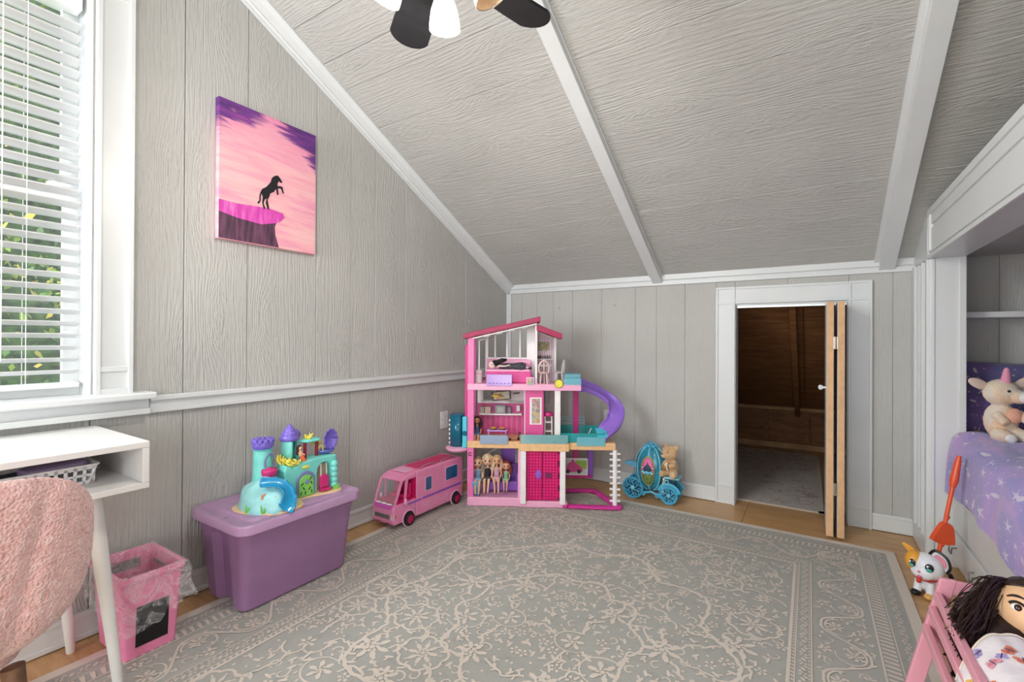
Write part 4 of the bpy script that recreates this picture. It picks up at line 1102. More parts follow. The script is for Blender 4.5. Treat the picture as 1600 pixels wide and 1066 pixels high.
# ------------------------------------------------------------------ toy camper van
m_pk = M('camper_pink_plastic', '#ef92bd', .3, var=.03); m_lpk = M('pale_pink_plastic', '#f5b6d8', .3, var=.03); m_hot = M('hot_pink_plastic', '#d61f6a', .35, var=.04)
m_tint = M('tinted_blue_window', '#1f5f8c', .12, var=.05); m_tyre = M('black_tyre', '#161416', .6); m_pstripe = M('purple_stripe', '#9b5fc4', .35)
m_grey = M('silver_plastic', '#a7a3a6', .35, .4)
vn = thing('toy_camper_van', 'pink toy camper van with purple stripe parked along the left wall', 'toy van', (.170, -1.262, .0095))
W2 = .088; CABY = -.135
side_prof = [(-.318, .03), (-.322, .07), (-.318, .125), (-.305, .14), (CABY, .14), (CABY, .272), (-.255, .262), (-.24, .272), (-.2, .29), (-.1, .3), (.25, .30), (.305, .285), (.308, .03)]
# rear box and nose as one shell with the cab left open
body = MB()
body.prism([(-W2, y, z) for y, z in ((CABY, .028), (.308, .028), (.308, .285), (.29, .298), (CABY, .298))], (2 * W2, 0, 0))
body.prism([(-W2, y, z) for y, z in ((-.308, .026), (-.32, .045), (-.32, .12), (-.305, .14), (CABY, .14), (CABY, .026))], (2 * W2, 0, 0))
body.prism([(-W2, y, z) for y, z in ((-.262, .262), (CABY, .262), (CABY, .298), (-.205, .293), (-.24, .28))], (2 * W2, 0, 0))
body.build('body_shell', m_pk, vn, bevel=.009, seg=3)
for s in (-1, 1):
    pl = MB().prism([(s * (W2 - .001), y, z) for y, z in ((-.312, .135), (-.298, .135), (-.24, .268), (-.26, .268))], (-s * .012, 0, 0))
    pl.prism([(s * (W2 - .001), y, z) for y, z in ((-.232, .135), (-.222, .135), (-.2, .268), (-.222, .268))], (-s * .010, 0, 0))
    pl.build('window_pillar', m_pk, vn, bevel=.003)
MB().box((-W2 + .004, CABY - .006, .135), (W2 - .004, CABY - .001, .265)).build('cab_rear_panel', m_hot, vn)
MB().box((-W2 + .004, -.295, .1405), (W2 - .004, CABY, .146)).build('cab_floor', m_hot, vn)
for x in (-.042, .042):
    o = MB().box((x - .026, -.21, .146), (x + .026, -.16, .168)).box((x - .026, -.172, .16), (x + .026, -.155, .235)).build('cab_seat', m_hot, vn, bevel=.006)
MB().prism([(-W2 + .006, -.307, .141), (W2 - .006, -.307, .141), (W2 - .006, -.252, .264), (-W2 + .006, -.252, .264)], (0, .0015, 0)).build('windscreen', M('clear_toy_window', '#dfe9ee', .05, alpha=.12, var=0), vn)
MB().prism([(-.07, -.3205, .118), (.07, -.3205, .118), (.074, -.312, .138), (-.074, -.312, .138)], (0, -.003, .002)).build('hood_panel', M('orchid_panel', '#d55fc0', .3), vn, bevel=.002)
MB().prism([(-.06, -.3205, .062), (.06, -.3205, .062), (.066, -.3205, .088), (-.066, -.3205, .088)], (0, -.003, 0)).build('grille', m_grey, vn, bevel=.002)
mb = MB()
for i in range(4): mb.box((-.058, -.3255, .066 + i * .0055), (.058, -.3233, .0682 + i * .0055))
mb.build('grille_bar', M('grille_dark', '#6d5a66', .5), vn)
for s in (-1, 1):
    h_ = MB().prism([(s * .068, -.3205, .06), (s * .088, -.3175, .062), (s * .0885, -.305, .09), (s * .07, -.3205, .092)], (s * .0015, -.003, 0)).build('headlight', M('headlight_plastic', '#d9d3da', .15), vn, bevel=.002)
    MB().prism([(s * .0885, -.31, .068), (s * .0885, -.298, .07), (s * .0885, -.298, .086), (s * .0885, -.306, .088)], (s * .0015, 0, 0)).build('indicator', M('amber_plastic', '#d8743a', .3), h_)
for x in (-.05, .03): MB().box((x, -.323, .034), (x + .025, -.3195, .04)).build('bumper_slot', M('bumper_dark', '#8d3f63', .5), vn)
mb = MB()
for x in (-.08, 0, .08): mb.ell((x * .55, -.311, .143), (.022, .01, .005), 10, 6)
mb.build('dash_trim', M('white_toy_plastic', '#f6f2f4', .35), vn, smooth=True)
# right side details (x = +W2)
def sidebox(y0, y1, z0, z1, name, mat, t=.0018, s=1, parent=vn, bev=.0):
    P = [(s * W2, y, z) for y, z in rrect(y0, z0, y1, z1, min(.008, (y1 - y0) / 3, (z1 - z0) / 3), 3)]
    return MB().prism(P, (s * t, 0, 0)).build(name, mat, parent, bevel=bev)
for s in (-1, 1):
    f = sidebox(-.062, -.002, .158, .246, 'window_frame', m_lpk, .002, s); sidebox(-.057, -.007, .163, .241, 'window_pane', m_tint, .0028, s, f)
    f = sidebox(.125, .248, .172, .262, 'window_frame', m_lpk, .002, s); sidebox(.13, .243, .177, .257, 'window_pane', m_tint, .0028, s, f)
    sidebox(-.205, -.092, .116, .128, 'side_stripe', m_pstripe, .0015, s); sidebox(-.085, .29, .116, .130, 'side_stripe', m_pstripe, .0015, s)
    for z in (.06, .075, .09): sidebox(-.09, .155, z, z + .003, 'panel_rib', m_lpk, .0012, s)
    MB().ell((s * (W2 + .014), -.238, .148), (.008, .011, .02), 12, 8).tube([(s * W2, -.235, .14), (s * (W2 + .012), -.238, .146)], .003, 6).build('wing_mirror', m_lpk, vn, smooth=True)
    for y in (-.2, .228):
        MB().lathe([(.042, 0), (.050, .0), (.050, .004), (.042, .004)], 30, (s * (W2 - .001), y, .040), ry(s * math.pi / 2), cap=False).build('wheel_arch', m_lpk, vn, smooth=True)
        MB().lathe([(0, 0), (.0425, 0), (.0425, .0025), (0, .0025)], 30, (s * (W2 - .001), y, .040), ry(s * math.pi / 2)).build('wheel_well', M('well_dark', '#3a1b2b', .8), vn)
        wh = MB().lathe([(0, 0), (.033, 0), (.037, .004), (.037, .016), (.032, .02), (.024, .02), (.023, .015), (0, .015)], 30, (s * (W2 - .002), y, .036), ry(s * math.pi / 2)).build('wheel', m_tyre, vn, smooth=True, angle=50)
        mb = MB().lathe([(.018, .015), (.0235, .015), (.0235, .0195), (.018, .0195)], 24, (s * (W2 - .002), y, .036), ry(s * math.pi / 2), cap=False).lathe([(0, .015), (.007, .015), (.006, .02), (0, .021)], 14, (s * (W2 - .002), y, .036), ry(s * math.pi / 2))
        for k2 in range(6):
            q = k2 * math.pi / 3; mb.box((s * (W2 + .013) - .002, y - .0035, .036 + .004), (s * (W2 + .013) + .003, y + .0035, .036 + .02), Matrix.Rotation(q, 3, 'X'), (s * W2, y, .036))
        mb.build('hub_cap', m_hot, wh, smooth=True)
MB().prism([(x, y, .2975) for x, y in rrect(-.06, -.09, .06, .26, .012)], (0, 0, .004)).build('roof_panel', m_hot, vn, bevel=.0015)
MB().prism([(x, y, .296) for x, y in rrect(-.05, -.195, .05, -.115, .012)], (0, 0, .006)).build('roof_hatch', m_lpk, vn, bevel=.002)
for s in (-1, 1):
    for y0 in (-.09, .09):
        MB().tube(spline([(s * .074, y0, .298), (s * .074, y0 + .02, .312), (s * .074, y0 + .07, .316), (s * .074, y0 + .12, .312), (s * .074, y0 + .14, .298)], 4), .003, 8).build('roof_rail', m_grey, vn, smooth=True)
# ------------------------------------------------------------------ dollhouse
K = .00417
def hx2(px): return (px - 727) * K
def hz(py): return (795 - py) * K
m_dpk = M('dollhouse_pink', '#ef7cb8', .35, var=.03); m_dpale = M('dollhouse_pale_pink', '#f6b3d3', .35, var=.02); m_dmag = M('dollhouse_magenta', '#cf2f83', .35, var=.04)
m_dwh = M('dollhouse_white', '#f4f0f0', .35, var=.02); m_dtan = M('dollhouse_tan_deck', '#eec08c', .45, var=.06, vs=40); m_droof = M('dollhouse_roof', '#a5174f', .4, var=.05)
m_teal = M('clear_teal_plastic', '#2fb3b6', .1, alpha=.62, var=.02); m_lteal = M('clear_sky_plastic', '#86d3e2', .12, alpha=.6, var=.02); m_elev = M('dark_teal_plastic', '#0f6f8c', .12, alpha=.85, var=.03)
m_slide = M('slide_violet', '#9a72d6', .28, var=.03); m_dpur = M('dollhouse_purple', '#9360c9', .35, var=.04); m_cyan = M('bright_cyan_plastic', '#56d3e6', .3); m_lilac = M('lilac_plastic', '#c79be6', .3, var=.03)
m_gl = M('clear_door_magenta', '#d6186f', .15, alpha=.86, var=.05)
DA = math.radians(30.6)
dh = thing('dollhouse', 'three-storey pink dollhouse with purple slide standing in the corner', 'dollhouse', (.352, -1.03, .009), DA)
def dbox(name, px0, px1, py0, py1, y0, y1, mat, bev=.003, parent=None):
    a = MB().box((hx2(px0), y0, hz(py1)), (hx2(px1), y1, hz(py0)))
    return a.build(name, mat, parent or dh, bevel=bev)
Dp = .30
# ground floor left room
dbox('base_slab', 727, 809, 781, 794.8, .0, Dp, m_dpale, .006)
dbox('base_slab', 808, 884, 785, 794.8, -.012, Dp, m_dpale, .006)
dbox('corner_post', 727, 737, 530, 781, .01, .045, m_dpk)
dbox('corner_post', 727, 733, 530, 781, Dp - .03, Dp, m_dpk)
# elevator rail and cabin on the left end
dbox('elevator_rail', 721.5, 727, 542, 700, .05, .10, m_dmag, .002)
ex, ey = hx2(710), .085
el = MB().lathe([(.006, .34), (.07, .345), (.084, .358), (.084, .368), (.06, .378), (0, .378)], 28, (ex, ey, 0)).build('elevator_base', m_dpale, dh, smooth=True)
mb = MB(); mb.grid(28, 2, lambda u, v: (ex + .054 * math.cos(math.radians(60 + 240 * u)), ey + .054 * math.sin(math.radians(60 + 240 * u)), .376 + .205 * v)).build('elevator_glass', m_elev, dh, smooth=True, solid=.003, angle=0)
MB().lathe([(0, .578), (.052, .578), (.056, .584), (.05, .59), (0, .59)], 28, (ex, ey, 0)).build('elevator_roof', m_elev, dh, smooth=True)
MB().box((ex + .033, ey - .055, .372), (ex + .066, ey + .04, .578)).build('elevator_door_frame', m_cyan, dh, bevel=.006)
MB().tube([(ex + .05, ey - .058, .47), (ex + .05, ey - .064, .47)], .016, 14).build('elevator_button', m_elev, dh, smooth=True)
MB().ell((ex - .01, ey - .02, .475), (.03, .012, .014), 10, 8, fn=lambda u: 1 + .3 * noise.noise(u * 4)).build('bow', M('beige_bow', '#d9b79a', .6), dh, smooth=True)
mb = MB()
for i in range(6): mb.box((ex - .062, ey - .012, .39 + .03 * i), (ex - .05, ey + .012, .402 + .03 * i))
mb.build('elevator_rack', M('white_toy_plastic', '#f6f2f4', .35), dh)
# floors
dbox('middle_deck', 727, 812, 693, 704, .0, Dp, m_dtan); dbox('middle_deck', 808, 886, 694, 706, -.035, Dp, m_dtan); dbox('middle_deck', 886, 958, 693.5, 704.5, -.01, Dp + .05, m_dtan)
dbox('upper_deck', 727, 905, 603, 613, .0, Dp, m_dpale)
# balcony screens
fr = MB().prism([(hx2(811), -.038, hz(694)), (hx2(884), -.038, hz(694)), (hx2(884), -.022, hz(681)), (hx2(811), -.022, hz(681))], (0, .004, 0)).build('balcony_screen', M('grey_teal_clear', '#7db7ba', .15, alpha=.72, var=.05, vs=70), dh)
dbox('balcony_screen', 747, 791, 683, 697, -.012, -.006, M('clear_blue_screen', '#a9c3df', .12, alpha=.65, var=.03), .003)
dbox('balcony_screen', 757, 797, 588, 606, -.010, -.005, M('clear_lilac_screen', '#c9a5ea', .15, alpha=.88, var=.03), .003)
mb = MB()
for i in range(6): mb.prism([(hx2(760 + 6 * i), -.0125, hz(603)), (hx2(764 + 6 * i), -.0125, hz(603)), (hx2(763 + 6 * i), -.0125, hz(601)), (hx2(761 + 6 * i), -.0125, hz(601))], (0, .002, 0))
mb.build('screen_scallop', m_dpur, dh)
# roof
def roof(name, pts, y0, y1, mat): return MB().prism([(hx2(x), y0, hz(y)) for x, y in pts], (0, y1 - y0, 0)).build(name, mat, dh, bevel=.003)
roof('roof', [(720, 525), (841, 497), (841, 505.5), (720, 533)], -.015, Dp, m_droof)
roof('roof', [(835, 509), (875, 524), (875, 533), (835, 519)], -.005, Dp, m_droof)
roof('roof_ceiling', [(735, 530.5), (836, 507), (836, 509.5), (735, 533)], .0, Dp - .005, m_dwh)
for i in range(4):
    mb = MB(); a = 752 + 20 * i; zt = 528.5 - (a - 735) * .236; mb.prism([(hx2(a), .02, hz(zt + 1)), (hx2(a + 9), .02, hz(zt - 1)), (hx2(a + 9), .02, hz(zt + 4)), (hx2(a), .02, hz(zt + 6))], (0, .012, 0))
    mb.build('roof_bracket', m_dwh, dh)
# third floor: window frames (open), side walls
yb = .24
def frame(name, px0, px1, y_, pys, t, mat, bars=()):
    """py for left/right tops in pys=(bottom, topL, topR)"""
    b, tl, tr = pys; w = 2.3
    def ztop(px): return tl + (tr - tl) * (px - px0) / (px1 - px0)
    mb = MB()
    def quad(a, c, z0a, z0b, z1a, z1b): mb.prism([(hx2(a), y_, hz(z0a)), (hx2(c), y_, hz(z0b)), (hx2(c), y_, hz(z1b)), (hx2(a), y_, hz(z1a))], (0, t, 0))
    quad(px0, px1, b, b, b - w, b - w); quad(px0, px1, tl + w, tr + w, tl, tr)
    for x in (px0, *bars, px1 - w): quad(x, x + w, b, b, ztop(x), ztop(x + w))
    return mb.build(name, mat, dh)
frame('window_frame', 752, 822, yb, (566, 527, 509), .008, m_dwh, (765, 785, 807))
frame('window_frame', 738, 752, yb, (597, 534, 531), .008, m_dwh, ())
MB().prism([(hx2(752), yb, hz(604)), (hx2(836), yb, hz(604)), (hx2(836), yb, hz(566)), (hx2(752), yb, hz(566))], (0, .006, 0)).build('back_wall', m_dpale, dh)
MB().prism([(hx2(820), yb - .004, hz(604)), (hx2(836), yb - .004, hz(604)), (hx2(836), yb - .004, hz(509)), (hx2(820), yb - .004, hz(513))], (0, .008, 0)).build('back_wall', m_dwh, dh)
dbox('divider', 833, 836.5, 510, 604, .02, Dp - .02, m_dwh, .002)
# striped room on the right
m_str = base_mat('pink_white_stripes'); nt = m_str[1]; s_ = nt.sep(nt.obj()); f_ = nt.m('GREATER_THAN', nt.m('FRACT', nt.m('MULTIPLY', s_[0], 62)), .55)
nt.put(m_str[2].inputs['Base Color'], nt.mix(f_, '#f6eef1', '#eebfd4')); m_str[2].inputs['Roughness'].default_value = .4
MB().prism([(hx2(836), yb, hz(604)), (hx2(867), yb, hz(604)), (hx2(867), yb, hz(533)), (hx2(836), yb, hz(521))], (0, .006, 0)).build('striped_wall', m_str[0], dh)
dbox('corner_post', 864.5, 868.5, 530, 603, .18, .2, m_dwh, .002)
m_pic = base_mat('floral_print'); nt = m_pic[1]; v_ = nt.vor(nt.obj(), 90, 'F1'); nt.put(m_pic[2].inputs['Base Color'], nt.ramp(v_.outputs['Distance'], [(.0, '#a3552f'), (.3, '#c9b98a'), (.55, '#7f8a4a'), (.8, '#d9d2bb')]))
dbox('wall_picture', 838, 857, 537, 552, yb - .006, yb, m_pic[0], 0)
dbox('wall_shelf', 837, 862, 565, 567, yb - .05, yb, m_dwh, .001)
R_ = random.Random(3)
for i, c_ in enumerate(('#4b4a55', '#7a4a52', '#a8a3b5', '#5b6d86', '#9a6a74', '#8fa0ad')):
    x = hx2(838.5 + 4 * i); MB().lathe([(0, 0), (.007, 0), (.008, .008), (.004, .018), (.003, .024), (0, .025)], 10, (x, yb - .025, hz(565))).build('shelf_bottle', M('bottle_' + str(i), c_, .3), dh, smooth=True)
# second floor
MB().box((hx2(737), yb, hz(693)), (hx2(819), yb + .006, hz(641))).build('pink_back_wall', M('panel_pink', '#cf4b8c', .4, var=.08, vs=30), dh)
mb = MB()
for i in range(9): mb.box((hx2(739 + 9 * i), yb - .003, hz(692)), (hx2(742.5 + 9 * i), yb, hz(662)))
mb.build('wainscot_slat', M('panel_rose', '#d9629a', .4), dh)
frame('window_frame', 744, 792, yb, (638, 616, 616), .008, m_dwh, (765,))
for a in ((737, 744, 613, 641), (744, 819, 636, 641), (744, 819, 613, 616.5), (790, 819, 613, 641)): dbox('white_back_wall', *a, yb, yb + .005, m_dwh, 0)
dbox('wall_ledge', 741, 812, 657, 659.5, yb - .05, yb, m_dwh, .001)
for nm, px0, px1, py0, py1, c_ in (('towel_stack', 742, 749, 646, 657, '#b9b0a4'), ('plate_rack', 750, 760, 646, 657, '#d9c6b5'), ('microwave', 767, 785, 643, 657, '#8f8f93'), ('kettle', 788, 794, 646, 657, '#777a80'), ('wall_frame', 803, 809, 643, 653, '#dcd6da')):
    o = dbox(nm, px0, px1, py0, py1, yb - .04, yb - .005, M(nm + '_mat', c_, .5), .003)
MB().box((hx2(771), yb - .043, hz(655)), (hx2(782), yb - .0395, hz(646))).build('microwave_window', M('microwave_glass', '#a9b0a8', .2), dh)
# tilted tablet-like poster hanging in the window
pf = MB().cb((0, 0, 0), (hx2(793) - hx2(763), .008, .062), ry(math.radians(-6))).build('hanging_screen', M('black_frame', '#1d171b', .4), dh, bevel=.002); pf.location = (hx2(779), .12, hz(624.5))
m_col = base_mat('collage_print'); nt = m_col[1]; v_ = nt.vor(nt.obj(), 60, 'F1'); nt.put(m_col[2].inputs['Base Color'], nt.mix(.62, v_.outputs['Color'], '#b5906c'))
MB().cb((0, -.0045, 0), (hx2(791) - hx2(765), .001, .05), ry(math.radians(-6))).build('screen_picture', m_col[0], pf)
MB().cb((hx2(803) - hx2(779), 0, .016), (.045, .006, .009), ry(math.radians(-5))).build('screen_arm', M('black_frame', '#1d171b', .4), pf)
MB().lathe([(0, .0), (.03, .0), (.034, .008), (.012, .014), (0, .015)], 18, (hx2(771), .09, hz(625))).build('pendant_lamp', M('lemon_shade', '#e8c44a', .4), dh, smooth=True)
# magenta cupboard door with picture panel
cb_ = dbox('cupboard', 818, 847, 613, 692, .045, .07, M('cupboard_pink', '#e0559b', .35, var=.03), .003)
dbox('picture_border', 825, 844, 625, 668, .0405, .045, m_dwh, .002, cb_); dbox('collage', 828, 841, 627, 666, .039, .0405, m_col[0], 0, cb_)
dbox('door_edge', 816, 818.5, 613, 692, .04, .1, m_dpale, .001)
dbox('side_wall', 847, 866, 613, 693, yb - .02, yb, M('grey_wall_print', '#b3a9a6', .5, var=.1), 0)
dbox('wall_mirror', 850, 858, 618, 640, yb - .024, yb - .02, M('mirror_grey', '#8f979a', .2), .002)
dbox('front_post', 864, 873, 613, 694, .015, .04, m_dwh, .002)
dbox('rear_post', 899.5, 908.5, 606, 770, Dp - .015, Dp + .02, m_dmag, .004)
# pool on the balcony
px0, px1 = hx2(874), hx2(944); z0 = hz(694)
pool = [(px0, .0), (px1 - .02, .0), (px1, .03), (px1, Dp - .03), (px1 - .03, Dp), (px0, Dp)]
MB().prism([(x, y, z0) for x, y in pool], (0, 0, .006)).build('pool_floor', m_teal, dh)
mb = MB()
for (a, b) in zip(pool, pool[1:] + pool[:1]):
    a3, b3 = Vector((*a, z0)), Vector((*b, z0)); n_ = (b3 - a3).cross(Vector((0, 0, 1))).normalized() * -.005
    mb.prism([a3, b3, b3 + n_, a3 + n_], (0, 0, .062))
mb.build('pool_wall', m_teal, dh)
dbox('pool_screen', 898, 942, 684, 698, -.018, -.012, m_lteal, .003)
MB().prism([(hx2(930), -.01, hz(684)), (hx2(946), -.01, hz(684)), (hx2(946), .09, hz(676)), (hx2(930), .09, hz(676))], (0, 0, .006)).build('pool_step', m_cyan, dh)
for z in (.50, .52, .54):
    MB().tube([(hx2(870), Dp - .01, z), (hx2(918), Dp - .01, z)], .0025, 6).build('balcony_rail', m_lteal, dh)
MB().tube([(hx2(918), Dp - .01, .43), (hx2(918), Dp - .01, .545)], .003, 6).build('balcony_rail', m_lteal, dh)
MB().tube([(hx2(917), .1, .435), (hx2(924), .1, .50)], .003, 6).build('pool_ladder', m_dwh, dh)
# upper right tray
dbox('balcony_tray', 878, 905, 594, 605, .0, .006, m_lteal, .002)
MB().box((hx2(880), .05, hz(598)), (hx2(905), Dp - .05, hz(588))).build('balcony_tray', m_lteal, dh, bevel=.003)
# slide
sl = spline([(hx2(902), .16, hz(609)), (hx2(918), .17, hz(614)), (hx2(940), .19, hz(624)), (hx2(958), .19, hz(638)), (hx2(966), .14, hz(654)), (hx2(958), .08, hz(670)), (hx2(945), .05, hz(680)), (hx2(938), .04, hz(688))], 8)
ks = len(sl)
def slide2(u, v):
    i = min(ks - 1, int(round(v * (ks - 1)))); p = sl[i]; t = sl[min(i + 1, ks - 1)] - sl[max(i - 1, 0)]
    th_ = Vector((t.x, t.y, 0)).normalized(); sd = Vector((-th_.y, th_.x, 0)); s = u * 2 - 1; w = .05; o_ = w * max(-1, min(1, s * 1.3))
    return p + sd * o_ + Vector((0, 0, .55 * sd.y * o_ + .034 * max(0, abs(s) - .66) / .34))
MB().grid(15, ks, slide2).build('slide', m_slide, dh, smooth=True, solid=.006, angle=0)
dbox('slide_bracket', 900, 914, 609, 618, .13, .19, m_dpur, .004)
# ground floor right: loop base, posts
dbox('rear_post', 925, 934, 704, 770, Dp, Dp + .03, m_dpur, .004)
lp = [(hx2(886), -.005), (hx2(955), -.02), (hx2(962), .02), (hx2(938), Dp + .01), (hx2(925), Dp + .02), (hx2(880), Dp + .01)]
mb = MB()
for a, b in zip(lp, lp[1:]):
    a3, b3 = Vector((*a, .012)), Vector((*b, .012)); mb.tube([a3, b3], [.029, .029], 12, flat=.42)
    mb.ell(b3, (.0295, .0295, .0122), 14, 8)
mb.tube([(hx2(880), .01, .012), (hx2(886), -.005, .012)], .029, 10, flat=.42)
mb.build('loop_base', M('loop_magenta', '#d9389c', .3), dh, smooth=True)
MB().lathe([(0, 0), (.03, 0), (.034, .01), (.03, .022), (0, .026)], 24, (hx2(961), -.005, 0)).build('post_foot', M('loop_magenta', '#d9389c', .3), dh, smooth=True)
mb = MB().tube([(hx2(957.5), .0, .02), (hx2(957.5), .0, hz(704))], .0155, 12)
mb.build('stepped_post', m_dwh, dh, smooth=True)
for i in range(9):
    q = i * 2.4; z = .045 + i * .038
    MB().box((hx2(957.5) - .034, -.009, z), (hx2(957.5) + .034, .009, z + .011), rz(.15 * math.sin(q))).build('post_step', m_dwh, dh, bevel=.002)
dbox('garage_board', 884, 924, 734, 763, Dp - .03, Dp - .022, m_dwh, .002)
dbox('garage_print', 886, 922, 736, 761, Dp - .0315, Dp - .03, M('mint_print', '#d3dfd6', .5), 0)
o = dbox('garage_print', 903, 922, 738, 752, Dp - .0325, Dp - .0315, M('lime_print', '#9cc24e', .5), 0)
y_ = Dp - .0325
MB().prism(spline([(hx2(888), y_, hz(752)), (hx2(890), y_, hz(744)), (hx2(895), y_, hz(740)), (hx2(899), y_, hz(735.5)), (hx2(903), y_, hz(742)), (hx2(912), y_, hz(748)), (hx2(915), y_, hz(756)), (hx2(901), y_, hz(757)), (hx2(888), y_, hz(758))], 4, True), (0, -.003, 0)).build('printed_car', M('car_print_magenta', '#d94c94', .5), dh)
for px in (890.5, 909): MB().lathe([(0, 0), (.014, 0), (.014, .003), (0, .003)], 16, (hx2(px), y_ - .003, hz(756)), rx(math.pi / 2)).build('printed_wheel', M('wheel_print_dark', '#3c2a35', .5), dh)
dbox('garage_back_rail', 880, 930, 764, 768, Dp - .02, Dp, m_dmag, .002)
# double door of the lift lobby
for a, b in ((811, 819.5), (872, 880.5)): dbox('door_post', a, b, 705, 788, -.03, .0, m_dwh, .003)
dbox('door_post', 807, 812, 705, 788, .0, .02, m_dpale, .002)
for a, b in ((820.5, 845), (846, 869.5)):
    d_ = dbox('lobby_door', a, b, 706, 784, .0, .006, m_gl, .001)
    mb = MB()
    for i in range(5):
        for j in range(16):
            x = hx2(a + 2 + i * 4.7); z = hz(782 - j * 4.6); mb.prism([(x, -.001, z), (x + .008, -.001, z + .008), (x, -.001, z + .016), (x - .008, -.001, z + .008)], (0, -.0012, 0))
    o = mb.build('lattice_relief', M('lattice_rose', '#e5337f', .25), d_); o['kind'] = 'stuff'
MB().lathe([(0, 0), (.02, 0), (.018, .005), (0, .006)], 20, (hx2(839), -.001, hz(744)), rx(math.pi / 2), 1, 1.5).build('door_emblem', m_dpur, dh, smooth=True)
dbox('door_plate', 849, 860, 741, 749, -.004, .0, M('plum_plate', '#7d1f5e', .4), .001)
for i in range(4): dbox('hinge_block', 869, 872.5, 712 + 19 * i, 722 + 19 * i, -.008, .0, m_gl, .001)
MB().box((hx2(812), .26, hz(785)), (hx2(880), .27, hz(705))).build('lobby_back_wall', m_dmag, dh)
# ground floor left: window and purple wall panel
dbox('purple_panel', 777, 801, 704, 742, yb, yb + .008, m_dpur, .002)
dbox('window_sheet', 737, 777, 706, 775, yb + .004, yb + .007, M('clear_grey_sheet', '#c9c9c7', .1, alpha=.25, var=0), 0)
MB().tube([(hx2(752), yb, hz(727)), (hx2(772), yb, hz(716))], .005, 6).build('window_bar', m_dwh, dh)
MB().tube([(hx2(731.5) + .010 * math.cos(q), .007, hz(714) + .010 * math.sin(q)) for q in [.5 + i * 5.2 / 14 for i in range(15)]], .0028, 6).build('clip_ring', m_black, dh, smooth=True)
# round sticker on the upper deck edge: only the plain disc
st = MB().lathe([(0, 0), (.029, 0), (.029, .002), (0, .002)], 30, (hx2(870), -.004, hz(602)), rx(math.pi / 2)).build('round_sticker', M('sticker_yellow', '#efe64a', .4), dh)
MB().lathe([(.0255, .0015), (.0285, .0015), (.0285, .0026), (.0255, .0026)], 30, (hx2(870), -.004, hz(602)), rx(math.pi / 2), cap=False).build('sticker_ring', m_black, st)
dbox('photo_card', 819, 832, 592, 605, -.004, -.001, m_dpale, .001); dbox('photo_print', 821, 830.5, 594, 604, -.0055, -.004, m_col[0], 0)

# furniture standing in the dollhouse, given in the dollhouse's own frame
DM_ = Matrix.Translation((.352, -1.03, .009)) @ Matrix.Rotation(DA, 4, 'Z')
def inhouse(name, label, cat, px, py, y, rzz=0, group=None):
    p = DM_ @ Vector((hx2(px), y, hz(py))); return thing(name, label, cat, p, DA + rzz, group)
sf = inhouse('toy_sofa', 'small purple toy sofa on the ground floor of the dollhouse', 'toy sofa', 783, 781, .16)
MB().box((-.1, -.06, .012), (.1, .055, .075)).build('sofa_seat', m_dpur, sf, bevel=.01); MB().box((-.1, .04, .05), (.1, .07, .17)).build('sofa_back', m_dpur, sf, bevel=.012)
for s in (-1, 1): MB().box((s * .1 - .012, -.065, .0), (s * .1 + .012, .065, .13)).build('sofa_arm', m_dpur, sf, bevel=.01)
bd = inhouse('toy_bed', 'hot pink toy bed on the top floor of the dollhouse', 'toy bed', 790, 603, .13)
MB().box((-.15, -.06, 0), (.155, .09, .075)).build('bed_base', M('bed_pink', '#e24d9c', .4), bd, bevel=.008); MB().box((-.148, -.05, .07), (.15, .088, .09)).build('mattress', m_dpale, bd, bevel=.008)
MB().box((-.15, .07, .07), (.155, .095, .15)).build('headboard', m_dpale, bd, bevel=.012)
MB().ell((.09, .03, .105), (.05, .035, .03), 14, 9, fn=lambda u: 1 + .15 * noise.noise(u * 3)).build('pillow', M('rose_pillow', '#f0a3c8', .7), bd, smooth=True)
wt = inhouse('toy_bin', 'small white toy tub in the left corner of the dollhouse top floor', 'toy tub', 742, 603, .10)
MB().lathe([(0, 0), (.024, 0), (.027, .075), (.029, .082), (.026, .082), (.024, .01), (0, .01)], 20).build('tub_body', m_dwh, wt, smooth=True)
MB().tube([(.027 * math.cos(q), .027 * math.sin(q), .06) for q in [i * 2 * math.pi / 20 for i in range(20)]], .0025, 6, closed=True).build('tub_band', m_dpale, wt, smooth=True)
tb = inhouse('toy_table', 'white round toy table on the top floor of the dollhouse', 'toy table', 848, 603, .12)
MB().lathe([(0, .112), (.06, .112), (.062, .118), (.058, .122), (0, .122)], 26).build('table_top', m_dwh, tb, smooth=True)
for q in (0, 1.57, 3.14, 4.71): MB().tube([(.012 * math.cos(q), .012 * math.sin(q), .112), (.034 * math.cos(q), .034 * math.sin(q), 0)], .004, 8).build('leg', m_dwh, tb, smooth=True)
m_clear = M('clear_chair_plastic', '#efe3e3', .1, alpha=.55, var=0); m_champ = M('champagne_plastic', '#ecc9c0', .3)
for nm, px, y, mt_, rr_, lb in (('toy_chair', 847, .05, m_champ, 0, 'peach toy chair in front of the white toy table'), ('toy_chair', 873, .10, m_clear, 1.3, 'clear toy chair at the right edge of the top floor')):
    c_ = inhouse(nm, lb, 'toy chair', px, 603, y, rr_)
    MB().lathe([(0, .068), (.034, .068), (.036, .074), (.03, .078), (0, .076)], 20).build('seat', mt_, c_, smooth=True)
    for q in (.8, 2.4, 3.9, 5.5): MB().tube([(.024 * math.cos(q), .024 * math.sin(q), .07), (.032 * math.cos(q), .032 * math.sin(q), 0)], .0042, 8).build('leg', mt_, c_, smooth=True)
    MB().tube(spline([(-.03, -.02, .072), (-.032, -.026, .12), (0, -.03, .155), (.032, -.026, .12), (.03, -.02, .072)], 5), .005, 8).build('back_hoop', mt_, c_, smooth=True)
    MB().tube([(0, -.026, .074), (0, -.03, .152)], .004, 8).build('back_splat', mt_, c_, smooth=True)
